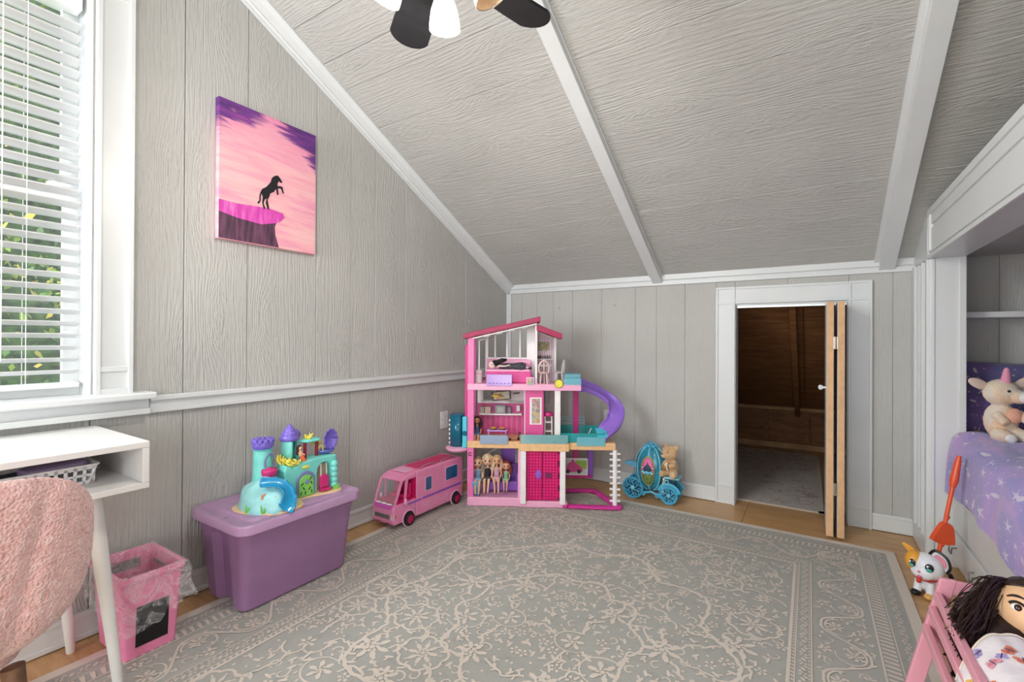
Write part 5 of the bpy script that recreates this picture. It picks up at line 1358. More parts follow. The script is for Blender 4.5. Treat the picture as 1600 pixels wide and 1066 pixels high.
so = inhouse('toy_stool', 'white toy bar stool with magenta seat on the middle floor', 'toy stool', 855, 693, .1)
MB().lathe([(0, .155), (.034, .155), (.036, .165), (.034, .178), (0, .18)], 20).build('seat', m_dmag, so, smooth=True)
for x in (-.026, .026):
    for y in (-.02, .02): MB().tube([(x * .85, y, .157), (x, y, 0)], .004, 8).build('leg', m_dwh, so, smooth=True)
for z in (.05, .11): MB().box((-.026, -.022, z), (.026, -.018, z + .006)).box((-.026, .018, z), (.026, .022, z + .006)).build('footrest', m_dwh, so)
ta = inhouse('toy_table', 'lilac toy dining table behind the blue screen on the middle floor', 'toy table', 771, 693, .10)
MB().box((-.06, -.035, .05), (.075, .035, .06)).build('table_top', m_lilac, ta, bevel=.003)
for x in (-.05, .065):
    for y in (-.028, .028): MB().tube([(x, y, .05), (x, y, 0)], .004, 8).build('leg', m_lilac, ta)
for i, (x, c_, lb) in enumerate(((-.02, '#d8a24a', 'yellow and brown toy food tray on the lilac toy table'), (.04, '#e08a4a', 'orange toy snack plate on the lilac toy table'))):
    p = DM_ @ Vector((hx2(771) + x, .09, hz(693) + .0605)); q = thing('toy_food_tray', lb, 'toy food', p, DA)
    MB().lathe([(0, 0), (.022, 0), (.026, .006), (.023, .006), (0, .003)], 16).build('tray', M('tray_brown', '#7a5a3a', .5), q, smooth=True)
    for k2 in range(4): MB().ell((.012 * math.cos(k2 * 1.6), .012 * math.sin(k2 * 1.6), .010), (.008, .007, .007), 10, 7).build('snack', M('snack_%d' % i, c_, .5), q, smooth=True)
bo = inhouse('toy_scooter', 'tiny dark toy scooter lying on the middle deck', 'toy scooter', 801, 693, .03, .3)
MB().box((-.03, -.006, .004), (.025, .006, .009)).build('foot_board', M('scooter_tan', '#a8743c', .5), bo, bevel=.002)
MB().tube([(.022, 0, .008), (.036, 0, .05)], .003, 8).build('steering_stem', m_black, bo); MB().tube([(.036, -.015, .05), (.036, .015, .05)], .003, 8).build('handlebar', m_black, bo)
for x in (-.03, .026): MB().lathe([(0, -.003), (.009, -.003), (.009, .003), (0, .003)], 14, (x, 0, .009), rx(math.pi / 2)).build('wheel', m_black, bo, smooth=True)

# ------------------------------------------------------------------ dolls
def skin_mesh(name, joints, edges, mat, parent, sub=1):
    """continuous body grown over a skeleton: joints {key: (pos, radius)}"""
    keys = list(joints); me = bpy.data.meshes.new(name)
    me.from_pydata([joints[k][0] for k in keys], [(keys.index(a), keys.index(b)) for a, b in edges], [])
    o = bpy.data.objects.new(name, me); COL.objects.link(o); o.parent = parent; me.materials.append(mat)
    md = o.modifiers.new('skin', 'SKIN'); md.use_smooth_shade = True
    for i, k in enumerate(keys):
        r = joints[k][1]; me.skin_vertices[0].data[i].radius = (r, r) if isinstance(r, (int, float)) else r
    me.skin_vertices[0].data[0].use_root = True
    md = o.modifiers.new('sub', 'SUBSURF'); md.levels = sub; md.render_levels = sub
    return o
def doll_face(parent, c, r, fwd, up, lips='#b8425a', iris='#3a2418'):
    fwd = Vector(fwd).normalized(); sd = Vector(up).cross(fwd).normalized(); up = fwd.cross(sd).normalized()
    mt = Matrix((sd, up, fwd)).transposed()
    for s in (-1, 1):
        p = Vector(c) + fwd * r * .86 + sd * (s * r * .38) + up * r * .08
        e = MB().ell(p, (r * .2, r * .16, r * .12), 10, 7, mt).build('eye', M('eye_' + iris, iris, .15), parent, smooth=True)
        MB().ell(p + up * r * .26 + fwd * r * .0, (r * .22, r * .04, r * .08), 8, 5, mt).build('eyebrow', m_brown, parent)
    MB().ell(Vector(c) + fwd * r * .9 - up * r * .42, (r * .16, r * .07, r * .08), 10, 6, mt).build('lips', M('lips_' + lips, lips, .4), parent, smooth=True)
    MB().ell(Vector(c) + fwd * r * .98 - up * r * .16, (r * .07, r * .1, r * .08), 8, 6, mt).build('nose', parent_skin[0], parent, smooth=True)
parent_skin = [m_skin]
def seated_doll(label, px, py, y, skin, hair, dress, k=1.0, lean=0, headr=.034, legx=0, group='dolls on the toy sofa', skirt=None):
    t = inhouse('fashion_doll', label, 'doll', px, py, y, 0, group)
    sm = M('skin_' + skin, skin, .5, var=.03); parent_skin[0] = sm
    hm = M('hair_' + hair, hair, .55, var=.25, vs=90); dm = M('dress_' + dress, dress, .6, var=.12, vs=60)
    J = {}
    def j(n, x, yy, z, r): J[n] = (Vector((x, yy, z)) * k, r * k)
    j('pelvis', 0, 0, .012, .019); j('waist', lean * .3, .004, .04, .0125); j('chest', lean * .6, .004, .068, .0165); j('neck', lean * .9, 0, .09, .0065); j('skull', lean, 0, .108, .009)
    for s in (-1, 1):
        n = 'lr'[s > 0]
        j('sh' + n, lean * .7 + s * .021, .002, .08, .0068); j('el' + n, lean * .5 + s * .031, -.006, .05, .0054); j('wr' + n, lean * .3 + s * .024, -.026, .026, .0042); j('ha' + n, s * .02, -.036, .018, .0048)
        j('hip' + n, s * .011, -.006, .012, .0135); j('kn' + n, s * .014 + legx * .5, -.058, .022, .0092); j('an' + n, s * .011 + legx, -.068, -.045, .0058); j('ft' + n, s * .011 + legx, -.080, -.054, .0055)
    E_ = [('pelvis', 'waist'), ('waist', 'chest'), ('chest', 'neck'), ('neck', 'skull')]
    for n in 'lr': E_ += [('chest', 'sh' + n), ('sh' + n, 'el' + n), ('el' + n, 'wr' + n), ('wr' + n, 'ha' + n), ('pelvis', 'hip' + n), ('hip' + n, 'kn' + n), ('kn' + n, 'an' + n), ('an' + n, 'ft' + n)]
    skin_mesh('body', J, E_, sm, t)
    hc = Vector((lean, -.002, .128)) * k
    hd_ = MB().ell(hc, (headr * .88, headr * .9, headr), 18, 12, fn=lambda u: 1 - .16 * max(0, -u.z) * (1 - abs(u.y))).build('head', sm, t, smooth=True)
    doll_face(hd_, hc, headr * .93, (0, -1, 0), (0, 0, 1))
    hb = MB().ell(hc + Vector((0, .006, .006)), (headr * 1.08, headr * 1.02, headr * 1.1), 20, 14, fn=lambda u: (.78 if (u.y < -.28 and u.z < .52) else 1) * (1 + .07 * noise.noise(u * 5)))
    for s in (-1, 1): hb.tube([hc + Vector((s * headr * .85, .004, .008)), hc + Vector((s * headr * 1.0, .004, -.03)), hc + Vector((s * headr * .8, -.004, -.066 * k))], [.012, .014, .006], 8)
    hb.build('hair', hm, t, smooth=True)
    # dress: bodice and short skirt
    MB().lathe([(.0175 * k, .082 * k), (.0195 * k, .066 * k), (.0155 * k, .042 * k), (.022 * k, .02 * k), (.026 * k, .005 * k)], 18, (lean * .45, .003, 0), None, 1.05, .85).build('bodice', dm, t, smooth=True)
    MB().tube([(0, -.002, .016 * k), (legx * .1, -.028 * k, .02 * k), (legx * .2, -.046 * k, .024 * k)], [.027 * k, .027 * k, .026 * k], 14, flat=.62).build('skirt', M('dress_' + (skirt or dress), skirt or dress, .6, var=.12, vs=60), t, smooth=True)
    return t
seated_doll('doll in blue gown with long grey-brown hair, leftmost on the sofa', 743, 762, .07, '#dcb08f', '#9c8b7c', '#7ea6c4', 1.02, -.004, .035)
seated_doll('blonde doll in black top, second from the left on the sofa', 758, 760, .075, '#e8bd9c', '#ecd7b0', '#26222a', 1.05, 0, .037, -.004)
seated_doll('doll in pale pink dress beside the blonde doll on the sofa', 772, 760, .075, '#e2b08c', '#d9b48e', '#d7a5b8', 1.05, .003, .031, .006)
seated_doll('small doll with auburn hair and green dress, rightmost on the sofa', 787, 762, .085, '#e0a98a', '#8a3a34', '#86bf94', .82, .004, .029)
seated_doll('dark-haired doll in blue sitting at the middle floor corner', 741, 690, .08, '#c98f6c', '#2a1c1a', '#3a5f86', .85, -.002, .022, 0, 'dolls on the upper floors')
# blue gown spilling to the floor
gw = thing('gown_train', 'blue gown fabric hanging from the leftmost sofa doll', 'doll gown', DM_ @ Vector((hx2(741), -.0, hz(781))), DA)
MB().grid(16, 10, lambda u, v: (-.018 + .04 * u - .008 * v, .03 - .035 * v + .006 * math.sin(u * 14) * (1 - v), .002 + .10 * v), ).build('fabric', M('blue_satin', '#7fb0d6', .35, var=.1), gw, smooth=True, solid=.002, angle=0)
# doll lying on the toy bed
ld = inhouse('fashion_doll', 'doll in black and white outfit lying on the pink toy bed', 'doll', 790, 603, .10, 0, 'dolls on the upper floors')
sm = M('skin_pale', '#efd9cf', .5); J = {}
for n, x, yy, z, r in (('pelvis', .02, 0, .105, .018), ('waist', -.015, 0, .107, .013), ('chest', -.045, 0, .11, .017), ('neck', -.072, 0, .112, .007), ('skull', -.088, 0, .113, .01), ('kl', .085, -.012, .112, .010), ('kr', .085, .012, .105, .010), ('al', .14, -.012, .1, .006), ('ar', .14, .012, .1, .006), ('shl', -.06, -.022, .112, .007), ('ell', -.02, -.034, .112, .0055), ('wrl', .015, -.03, .12, .0045), ('shr', -.06, .022, .112, .007), ('elr', -.025, .034, .108, .0055), ('wrr', .0, .02, .125, .0045)): J[n] = (Vector((x, yy, z)), r)
skin_mesh('body', J, [('pelvis', 'waist'), ('waist', 'chest'), ('chest', 'neck'), ('neck', 'skull'), ('pelvis', 'kl'), ('pelvis', 'kr'), ('kl', 'al'), ('kr', 'ar'), ('chest', 'shl'), ('shl', 'ell'), ('ell', 'wrl'), ('chest', 'shr'), ('shr', 'elr'), ('elr', 'wrr')], sm, ld)
h_ = MB().ell((-.108, 0, .118), (.026, .024, .026), 16, 11).build('head', sm, ld, smooth=True); parent_skin[0] = sm
doll_face(h_, (-.108, 0, .118), .024, (.2, -.8, .55), (-1, 0, .2))
MB().ell((-.09, .006, .128), (.03, .03, .022), 14, 10, fn=lambda u: 1 + .25 * noise.noise(u * 4)).tube([(-.08, -.01, .135), (-.04, -.02, .15), (-.01, -.012, .155)], [.014, .016, .007], 8).build('hair', M('black_hair', '#16141a', .5, var=.2), ld, smooth=True)
MB().lathe([(.02, -.06), (.022, -.02), (.021, .03), (.03, .09), (.02, .12)], 16, (0, 0, .108), ry(math.pi / 2), 1, 1).build('outfit', M('dress_checked', '#4a4852', .6, var=.45, vs=70), ld, smooth=True)
for x in (.145,): MB().ell((x, -.012, .098), (.014, .007, .007), 8, 6).build('shoe', m_black, ld); MB().ell((x, .012, .098), (.014, .007, .007), 8, 6).build('shoe', m_black, ld)
# ------------------------------------------------------------------ fusing helper for plush and moulded toys
def fuse(o, voxel=.004, smooth=6, fuzz=0, fscale=.006):
    md = o.modifiers.new('fuse', 'REMESH'); md.mode = 'VOXEL'; md.voxel_size = voxel; md.use_smooth_shade = True
    md = o.modifiers.new('smooth', 'SMOOTH'); md.iterations = smooth; md.factor = .5
    if fuzz:
        tx = bpy.data.textures.new('fuzz', 'CLOUDS'); tx.noise_scale = fscale
        md = o.modifiers.new('fuzz', 'DISPLACE'); md.texture = tx; md.strength = fuzz
    return o
def fur(name, a, b_, c_=None, bs=260):
    mt, nt, b = base_mat(name); n1, _ = nt.noise(nt.obj(), 14, 4); n2, _ = nt.noise(nt.obj(), bs, 3)
    nt.put(b.inputs['Base Color'], nt.ramp(n1, [(.35, a), (.55, b_), (.7, c_ or b_)])); b.inputs['Roughness'].default_value = .9; b.inputs['Sheen Weight'].default_value = .4
    nt.put(b.inputs['Normal'], nt.bump(n2, .7, .004)); return mt

# ------------------------------------------------------------------ pumpkin coach
m_cb = M('coach_blue_plastic', '#4fb2d6', .3, var=.05); m_cp = M('coach_teal_shell', '#2f8ea8', .22, var=.12, vs=40, coat=.4); m_cl = M('coach_pale_blue', '#8fd8ee', .3, var=.04)
m_gold = M('coach_gold', '#c9b24a', .35, .4); m_cdk = M('coach_dark_interior', '#0f4a5c', .4)
co = thing('toy_coach', 'blue pumpkin-shaped toy coach on the floor by the back wall', 'toy coach', (1.325, -.19, 0))
pc = Vector((-.012, 0, .215)); PR = (.108, .082, .155)
def lobes(u): return 1 - .045 * (abs(math.sin(4 * math.atan2(u.y, u.x))) ** 3) * (1 - u.z * u.z)
MB().ell(pc, PR, 64, 26, fn=lambda u: 1 - .05 * (1 - abs(math.cos(4 * math.atan2(u.y, u.x)))) ** 2).build('pumpkin_shell', m_cp, co, smooth=True, angle=0)
for k2 in range(8):
    a = math.pi / 8 + k2 * math.pi / 4 + math.pi / 8
    MB().tube([pc + Vector((PR[0] * 1.015 * math.sin(t) * math.cos(a), PR[1] * 1.015 * math.sin(t) * math.sin(a), PR[2] * 1.01 * math.cos(t))) for t in [math.radians(d) for d in range(8, 173, 11)]], .0042, 7).build('shell_rib', m_cl, co, smooth=True)
def oncoach(x, z, off=.003):
    k_ = max(0, 1 - ((x - pc.x) / PR[0]) ** 2 - ((z - pc.z) / PR[2]) ** 2); return Vector((x, -PR[1] * math.sqrt(k_) - off, z))
def patch(name, pts, mat, off, parent=co):
    """polygon draped on the shell, fan from its centre"""
    c = [sum(p[i] for p in pts) / len(pts) for i in (0, 1)]; rings = []
    for r in (1, .75, .5, .25): rings.append([oncoach(c[0] + (x - c[0]) * r, c[1] + (z - c[1]) * r, off) for x, z in pts])
    mb = MB(); loft(mb, rings, False, True); o = mb.build(name, mat, parent, smooth=True, solid=.003, angle=0); return o
win = [(-.012 + .043 * math.cos(q), .215 + (.088 if math.sin(q) > 0 else .105) * math.sin(q)) for q in [i * 2 * math.pi / 28 for i in range(28)]]
dr = patch('coach_door', win, m_cp, .004)
MB().tube([oncoach(x, z, .007) for x, z in win], .0035, 7, closed=True).build('door_rim', m_gold, dr, smooth=True)
patch('curtain', [(-.012 + .037 * math.cos(q), .222 + .075 * math.sin(q)) for q in [i * math.pi / 14 for i in range(15)]], M('curtain_pink', '#e86aa6', .5, var=.12, vs=60), .008, dr)
patch('window_opening', [(-.034, .206), (.012, .206), (.010, .232), (.004, .246), (-.004, .25), (-.012, .27), (-.02, .25), (-.028, .246), (-.034, .232)], m_cdk, .0115, dr)
for s in (-1, 1): patch('curtain', [(-.012 + s * .037, .222), (-.012 + s * .026, .222), (-.012 + s * .029, .205), (-.012 + s * .024, .185), (-.012 + s * .033, .185)], M('curtain_pink', '#e86aa6', .5), .011, dr)
MB().tube([oncoach(-.012 + .05 * (t - .5) * 1.5, .2 + .006 * math.sin(t * 19), .012) for t in [i / 14 for i in range(15)]], .007, 8).build('window_sill', m_cl, dr, smooth=True)
for s in (-1, 1): MB().ell(oncoach(-.012 + s * .036, .232, .013), .005, 8, 6).build('pearl', m_dwh, dr, smooth=True)
patch('lower_panel', [(-.012 + .036 * math.cos(q), .19 + .07 * math.sin(q)) for q in [math.pi + i * math.pi / 14 for i in range(15)]], M('olive_panel', '#5f8a55', .4, var=.1), .007, dr)
MB().tube([oncoach(-.010 + (.02 - .011 * t) * math.cos(.6 + t * 7.5), .155 + (.026 - .014 * t) * math.sin(.6 + t * 7.5), .012) for t in [i / 26 for i in range(27)]], .003, 6).build('gold_curl', m_gold, dr, smooth=True)
mb = MB()
for k2 in range(7):
    q = k2 * 2 * math.pi / 7; mb.ell(pc + Vector((.03 * math.cos(q), .03 * math.sin(q), .152)), (.02, .016, .012), 10, 7, rz(q))
mb.lathe([(.012, .15), (.016, .162), (.009, .172), (.013, .18), (0, .186)], 14, pc)
mb.build('top_blossom', m_cb, co, smooth=True)
# chassis scrolls
for y in (-.045, .045):
    MB().tube(spline([(-.125, y, .08), (-.09, y, .05), (-.03, y, .052), (.0, y, .06), (.04, y, .05), (.09, y, .06), (.122, y, .07)], 5), .008, 8).build('chassis_rail', m_cb, co, smooth=True)
    for x, r in ((-.05, .012), (.045, .014), (.07, .01)):
        MB().tube([(x + r * (1 - t * .7) * math.cos(t * 9), y - .01, .04 + r * (1 - t * .7) * math.sin(t * 9)) for t in [i / 18 for i in range(19)]], .0045, 7).build('scroll_ornament', m_cb, co, smooth=True)
MB().box((.085, -.055, .166), (.185, .055, .18)).build('driver_seat', m_cl, co, bevel=.006)
MB().prism([(.095, -.04, .166), (.17, -.04, .166), (.14, -.04, .1), (.11, -.04, .085)], (0, .08, 0)).build('seat_support', m_cdk, co, bevel=.006)
MB().tube(spline([(.09, -.06, .165), (.082, -.062, .12), (.086, -.062, .075)], 5), .005, 8).ell((.09, -.06, .165), .009, 10, 7).build('lantern_post', M('cream_plastic', '#e6ddc0', .4), co, smooth=True)
MB().prism(spline([(-.1, -.03, .24), (-.15, -.03, .245), (-.195, -.03, .235), (-.19, -.03, .222), (-.15, -.03, .215), (-.1, -.03, .205)], 4, True), (0, .06, 0)).build('rear_footboard', M('clear_blue', '#6fc3e8', .15, alpha=.7), co, bevel=.006)
def wheel(x, y, r, nm='wheel'):
    w = MB().tube([(x + (r - .007) * math.cos(q), y, r + (r - .007) * math.sin(q)) for q in [i * 2 * math.pi / 36 for i in range(36)]], .007, 9, closed=True).build(nm, m_cb, co, smooth=True)
    MB().ell((x, y - .003, r), (r * .2, .009, r * .2), 14, 8).build('wheel_hub', m_cl, w, smooth=True)
    for k2 in range(6):
        a = k2 * math.pi / 3
        def P_(t): return (x + (r * .18 + r * .7 * t) * math.cos(a + .55 * math.sin(t * 3)), y, r + (r * .18 + r * .7 * t) * math.sin(a + .55 * math.sin(t * 3)))
        MB().tube([P_(i / 7) for i in range(8)], .0042, 6).build('spoke', m_cb, w, smooth=True)
        c = (x + r * .62 * math.cos(a + .85), r + r * .62 * math.sin(a + .85))
        MB().tube([(c[0] + r * .13 * math.cos(q), y, c[1] + r * .13 * math.sin(q)) for q in [i * 2 * math.pi / 10 for i in range(10)]], .0036, 6, closed=True).build('filigree', m_cb, w, smooth=True)
    MB().lathe([(0, 0), (r * .86, 0), (r * .86, .002), (0, .002)], 26, (x, y + .004, r), rx(-math.pi / 2)).build('wheel_disc', M('wheel_back_dark', '#1c4c66', .5), w)
wheel(-.122, -.062, .074); wheel(-.122, .062, .074); wheel(.122, -.062, .06); wheel(.122, .062, .06)
for y in (-.06, .06): MB().tube([(.122 + .07 * math.cos(q), y, .062 + .07 * math.sin(q)) for q in [math.radians(a) for a in range(15, 170, 12)]], .008, 8, flat=1.6).build('mudguard', m_cb, co, smooth=True)
MB().tube([(.11 + .012 * math.cos(q), -.066, .15 + .012 * math.sin(q)) for q in [i * 2 * math.pi / 12 for i in range(12)]], .004, 6, closed=True).build('scroll_ornament', m_cl, co, smooth=True)

# teddy bear on the coach
tb_ = thing('teddy_bear', 'tan teddy bear sitting on the driver seat of the blue coach', 'teddy bear', (1.462, -.195, .181), math.radians(-18))
m_fur = fur('tan_fur', '#c99f70', '#deb98a', '#e8cba2')
mb = MB().ell((-.01, .0, .062), (.042, .036, .056), 18, 12).ell((-.025, -.005, .152), (.054, .048, .05), 20, 14).ell((-.045, -.036, .137), (.025, .02, .02), 14, 10)
mb.ell((-.062, .008, .196), (.016, .010, .016), 10, 8).ell((.018, .008, .194), (.018, .010, .018), 10, 8)
mb.tube([(-.035, -.02, .095), (-.052, -.045, .07), (-.045, -.058, .055)], [.016, .015, .013], 10).tube([(.022, -.015, .095), (.03, -.042, .085), (.005, -.06, .075)], [.017, .016, .014], 10)
mb.tube([(-.025, -.02, .025), (-.04, -.065, .018)], [.024, .02], 12).tube([(.02, -.02, .03), (.035, -.06, .022)], [.026, .025], 12).ell((-.04, -.072, .02), (.02, .014, .022), 12, 9).ell((.036, -.066, .024), (.024, .018, .026), 12, 9)
fuse(mb.build('body', m_fur, tb_), .0035, 4, .003, .005)
MB().ell((-.052, -.052, .148), (.008, .006, .006), 10, 7).build('nose', M('bear_nose', '#4a2f22', .4), tb_, smooth=True)
for x, y in ((-.055, -.038), (-.012, -.046)): MB().ell((x, y, .163), .0055, 10, 7).build('eye', m_black, tb_, smooth=True)
MB().ell((-.028, -.062, .062), (.022, .012, .018), 12, 8, fn=lambda u: 1 + .15 * noise.noise(u * 5)).build('held_flower', M('tan_dark_fur', '#a97d4e', .8), tb_, smooth=True)
MB().tube([(-.005, -.062, .1), (-.008, -.068, .07), (-.002, -.064, .05)], .005, 7).tube([(-.012, -.062, .095), (-.022, -.07, .075)], .004, 7).build('ribbon', M('cream_ribbon', '#f1e4cf', .6), tb_, smooth=True)

# ------------------------------------------------------------------ walking toy cat on an orange leash
m_cw = M('cat_white_plastic', '#eef0f6', .35, var=.02); m_co = M('cat_orange_patch', '#eda93c', .4); m_or = M('orange_leash_plastic', '#e8572a', .35, var=.04); m_cpk = M('cat_pink', '#e995a8', .4); m_red = M('red_collar', '#d63a2e', .35)
ca = thing('walking_toy_cat', 'white and orange toy cat with big eyes on an orange stick leash', 'toy cat', (2.672, -.765, 0), math.radians(-30))
mb = MB().ell((0, -.01, .135), (.066, .054, .060), 24, 16).ell((-.0, -.045, .115), (.045, .025, .032), 16, 10).ell((0, .015, .06), (.042, .05, .05), 18, 12).tube([(0, 0, .1), (0, .01, .06)], .035, 12)
for s in (-1, 1): mb.tube([(s * .02, -.022, .07), (s * .024, -.034, .02)], [.017, .016], 10).ell((s * .035, .035, .03), (.02, .03, .028), 12, 9)
fuse(mb.build('body', m_cw, ca), .003, 6)
MB().ell((-.036, -.028, .15), (.036, .0365, .046), 18, 12).build('face_patch', m_co, ca, smooth=True)
m_eye = [M('cat_eye_dark', '#1c2630', .1), M('cat_eye_teal', '#4fb7ac', .15), M('cat_glint', '#ffffff', .2)]
for s, ex_ in ((-1, -.034), (1, .03)):
    y_ = -.061 if s < 0 else -.060
    q = rz(s * .28)
    e = MB().ell((ex_, y_ + .002, .148), (.0155, .008, .019), 16, 10, q).build('eye', m_eye[0], ca, smooth=True)
    MB().ell((ex_, y_ - .002, .140), (.011, .006, .0095), 12, 8, q).build('iris', m_eye[1], e, smooth=True)
    MB().ell((ex_ - .004, y_ - .0065, .155), (.0042, .003, .005), 8, 6).build('glint', m_eye[2], e, smooth=True)
MB().ell((-.004, -.071, .122), (.007, .005, .005), 10, 7).build('nose', m_cpk, ca, smooth=True)
MB().ell((-.002, -.066, .098), (.010, .008, .008), 10, 7).build('mouth', M('cat_mouth', '#d9607c', .4), ca, smooth=True)
MB().prism(spline([(-.03, 0, .178), (-.085, .0, .205), (-.095, .0, .198), (-.062, .0, .165)], 4, True), (0, .014, 0)).build('ear', m_co, ca, bevel=.003)
er = MB().prism(spline([(.012, .0, .183), (.03, .0, .212), (.075, 0, .19), (.08, .0, .15), (.062, 0, .13)], 5, True), (0, .016, 0)).build('ear', m_cw, ca, bevel=.003)
MB().tube(spline([(.008, -.001, .19), (.03, -.002, .216), (.07, -.002, .198), (.083, -.002, .16), (.072, -.002, .13)], 5), .006, 8).build('ear_outline', m_black, er, smooth=True)
MB().prism(spline([(.028, -.002, .185), (.038, -.002, .2), (.066, -.002, .184), (.068, -.002, .15)], 4, True), (0, -.002, 0)).build('ear_lining', m_cpk, er)
MB().tube([(.036 * math.cos(q), -.012 + .036 * math.sin(q), .084) for q in [i * 2 * math.pi / 24 for i in range(24)]], .006, 8, closed=True).build('collar', m_red, ca, smooth=True)
MB().ell((-.012, -.052, .074), (.010, .006, .012), 12, 8).build('collar_tag', m_red, ca, smooth=True)
for s, mt_ in ((-1, m_black), (1, M('cat_tan_shoe', '#e5b565', .4))): MB().ell((s * .025, -.044, .014), (.019, .024, .014), 14, 9).build('shoe', mt_, ca, smooth=True)
MB().tube(spline([(.02, .055, .05), (.045, .075, .06), (.06, .075, .085), (.055, .07, .105)], 5), .009, 9).build('tail', m_black, ca, smooth=True)
# leash given in world space relative to the toy
LM = Matrix.Rotation(math.radians(30), 4, 'Z') @ Matrix.Translation((-2.672, .765, 0))
lp = lambda x, y, z: LM @ Vector((x, y, z))
A_, B_ = Vector((2.705, -.745, .13)), Vector((2.793, -.70, .645))
def al(t): return A_ + (B_ - A_) * t
lsh = MB(LM).tube([al(0), al(.8)], .0085, 10).build('leash_stick', m_or, ca, smooth=True)
MB(LM).tube([al(.72), al(.78), al(.86), al(.93), al(1.0)], [.011, .017, .014, .013, .008], 10).build('leash_grip', m_or, ca, smooth=True)
ax_ = (B_ - A_).normalized(); sd_ = Vector((.86, .5, 0)); sd_ = (sd_ - ax_ * sd_.dot(ax_)).normalized(); nr_ = ax_.cross(sd_)
sp_ = [al(.25) + sd_ * a + ax_ * b - nr_ * .009 for a, b in ((-.045, .0), (-.04, -.012), (.0, -.022), (.052, -.014), (.056, -.004), (.04, .055), (.022, .075), (.0, .08), (-.018, .068))]
MB(LM).prism(spline(sp_, 4, True), nr_ * .02).build('leash_paddle', m_or, ca, bevel=.005)
for t in (.2, .45): MB(LM).ell(al(t) + sd_ * .008, (.008, .008, .01), 10, 7).build('leash_clip', m_or, ca, smooth=True)

# ------------------------------------------------------------------ built-in bed
BX = 2.834; bedm = m_trim
be = thing('storage_bed', 'white built-in storage bed with drawers inside the nook', 'bed', (3.3, -1.4, 0))
OB = Vector((3.3, -1.4, 0))
def BBx(a, b): return MB(Matrix.Translation(-OB)).box(a, b)
BBx((BX + .02, NF + .01, 0), (3.79, -.005, .05)).build('plinth', bedm, be, bevel=.003)
BBx((BX + .008, NF + .01, .05), (3.79, -.005, .36)).build('bed_box', bedm, be, bevel=.003)
m_pull = M('pull_dark_steel', '#8f8c88', .35, .8)
for y0, y1 in ((-1.0, -.375), (-1.65, -1.02), (-2.3, -1.67)):
    d_ = BBx((BX - .008, y0, .045), (BX + .01, y1, .185)).build('drawer', bedm, be, bevel=.004)
    for yy in (y1 - .065, y0 + .23 if y0 > -1.1 else y0 + .14):
        MB(Matrix.Translation(-OB)).tube([(BX - .008, yy - .028, .128), (BX - .026, yy - .026, .124), (BX - .028, yy - .02, .095), (BX - .028, yy + .02, .095), (BX - .026, yy + .026, .124), (BX - .008, yy + .028, .128)], .0035, 7).build('handle', m_pull, d_, smooth=True)
BBx((BX - .004, NF + .01, .2), (BX + .012, -.37, .36)).build('side_rail', bedm, be, bevel=.004)
mt_ = BBx((BX + .02, NF + .03, .36), (3.78, -.03, .615)).build('bed_mattress', M('white_sheet', '#e7e2ec', .8), None, bevel=.05, seg=4)
mt_.location = OB; tag(mt_, 'thick white mattress under the galaxy blanket in the nook', 'mattress')
def set_uv(o, uvs):
    me = o.data; l = me.uv_layers.new(name='uv')
    for lp_ in me.loops: l.data[lp_.index].uv = uvs[lp_.vertex_index]
def galaxy(name, stops, star, scale, sc2, thr=.8):
    mt, nt, b = base_mat(name); uv = nt.uv()
    n1, _ = nt.noise(uv, 2.3, 4, .55, 1.2); c = nt.ramp(n1, stops)
    def stars(sc, R_, seed, pts=5):
        v = nt.vor(nt.vm('ADD', uv, (seed, seed * 2, 0)), sc, 'F1', .9, '2D')
        d = nt.vm('SUBTRACT', nt.vm('SCALE', nt.vm('ADD', uv, (seed, seed * 2, 0)), float(sc)), v.outputs['Position'])
        # Position is returned in texture space, so compare both scaled
        dd = nt.vm('SUBTRACT', nt.vm('ADD', uv, (seed, seed * 2, 0)), v.outputs['Position'])
        s = nt.sep(dd); an = nt.m('ADD', nt.m('ARCTAN2', s[1], s[0]), nt.m('MULTIPLY', nt.sep(v.outputs['Color'])[0], 6.28))
        lim = nt.m('MULTIPLY', nt.m('ADD', .4, nt.m('MULTIPLY', nt.m('POWER', nt.m('SUBTRACT', 1, nt.m('ABSOLUTE', nt.m('SINE', nt.m('MULTIPLY', an, pts / 2)))), 1.6), .75)), nt.m('MULTIPLY', R_, nt.m('ADD', .45, nt.sep(v.outputs['Color'])[1])))
        return nt.m('LESS_THAN', nt.vm('LENGTH', dd), lim)
    f = nt.m('MAXIMUM', stars(scale, .030, .3), nt.m('MAXIMUM', stars(sc2, .006, 1.7), stars(scale * .7, .028, 3.1, 2)))
    c = nt.mix(nt.m('MULTIPLY', f, thr), c, star)
    nt.put(b.inputs['Base Color'], c); b.inputs['Roughness'].default_value = .9; b.inputs['Sheen Weight'].default_value = .3
    h, _ = nt.noise(nt.obj(), 90, 3); nt.put(b.inputs['Normal'], nt.bump(nt.m('ADD', h, nt.m('MULTIPLY', f, .8)), .35, .004)); return mt
m_gal = galaxy('galaxy_fleece', [(.3, '#8e8fd0'), (.45, '#a497da'), (.55, '#bb9fdc'), (.68, '#c9a5df'), (.8, '#93a3de')], '#e6dff4', 6.0, 15.0)
m_pil = galaxy('galaxy_pillowcase', [(.3, '#5d6288'), (.45, '#665f90'), (.58, '#775f9c'), (.72, '#8f6cb0')], '#dccbcd', 7.0, 16.0)
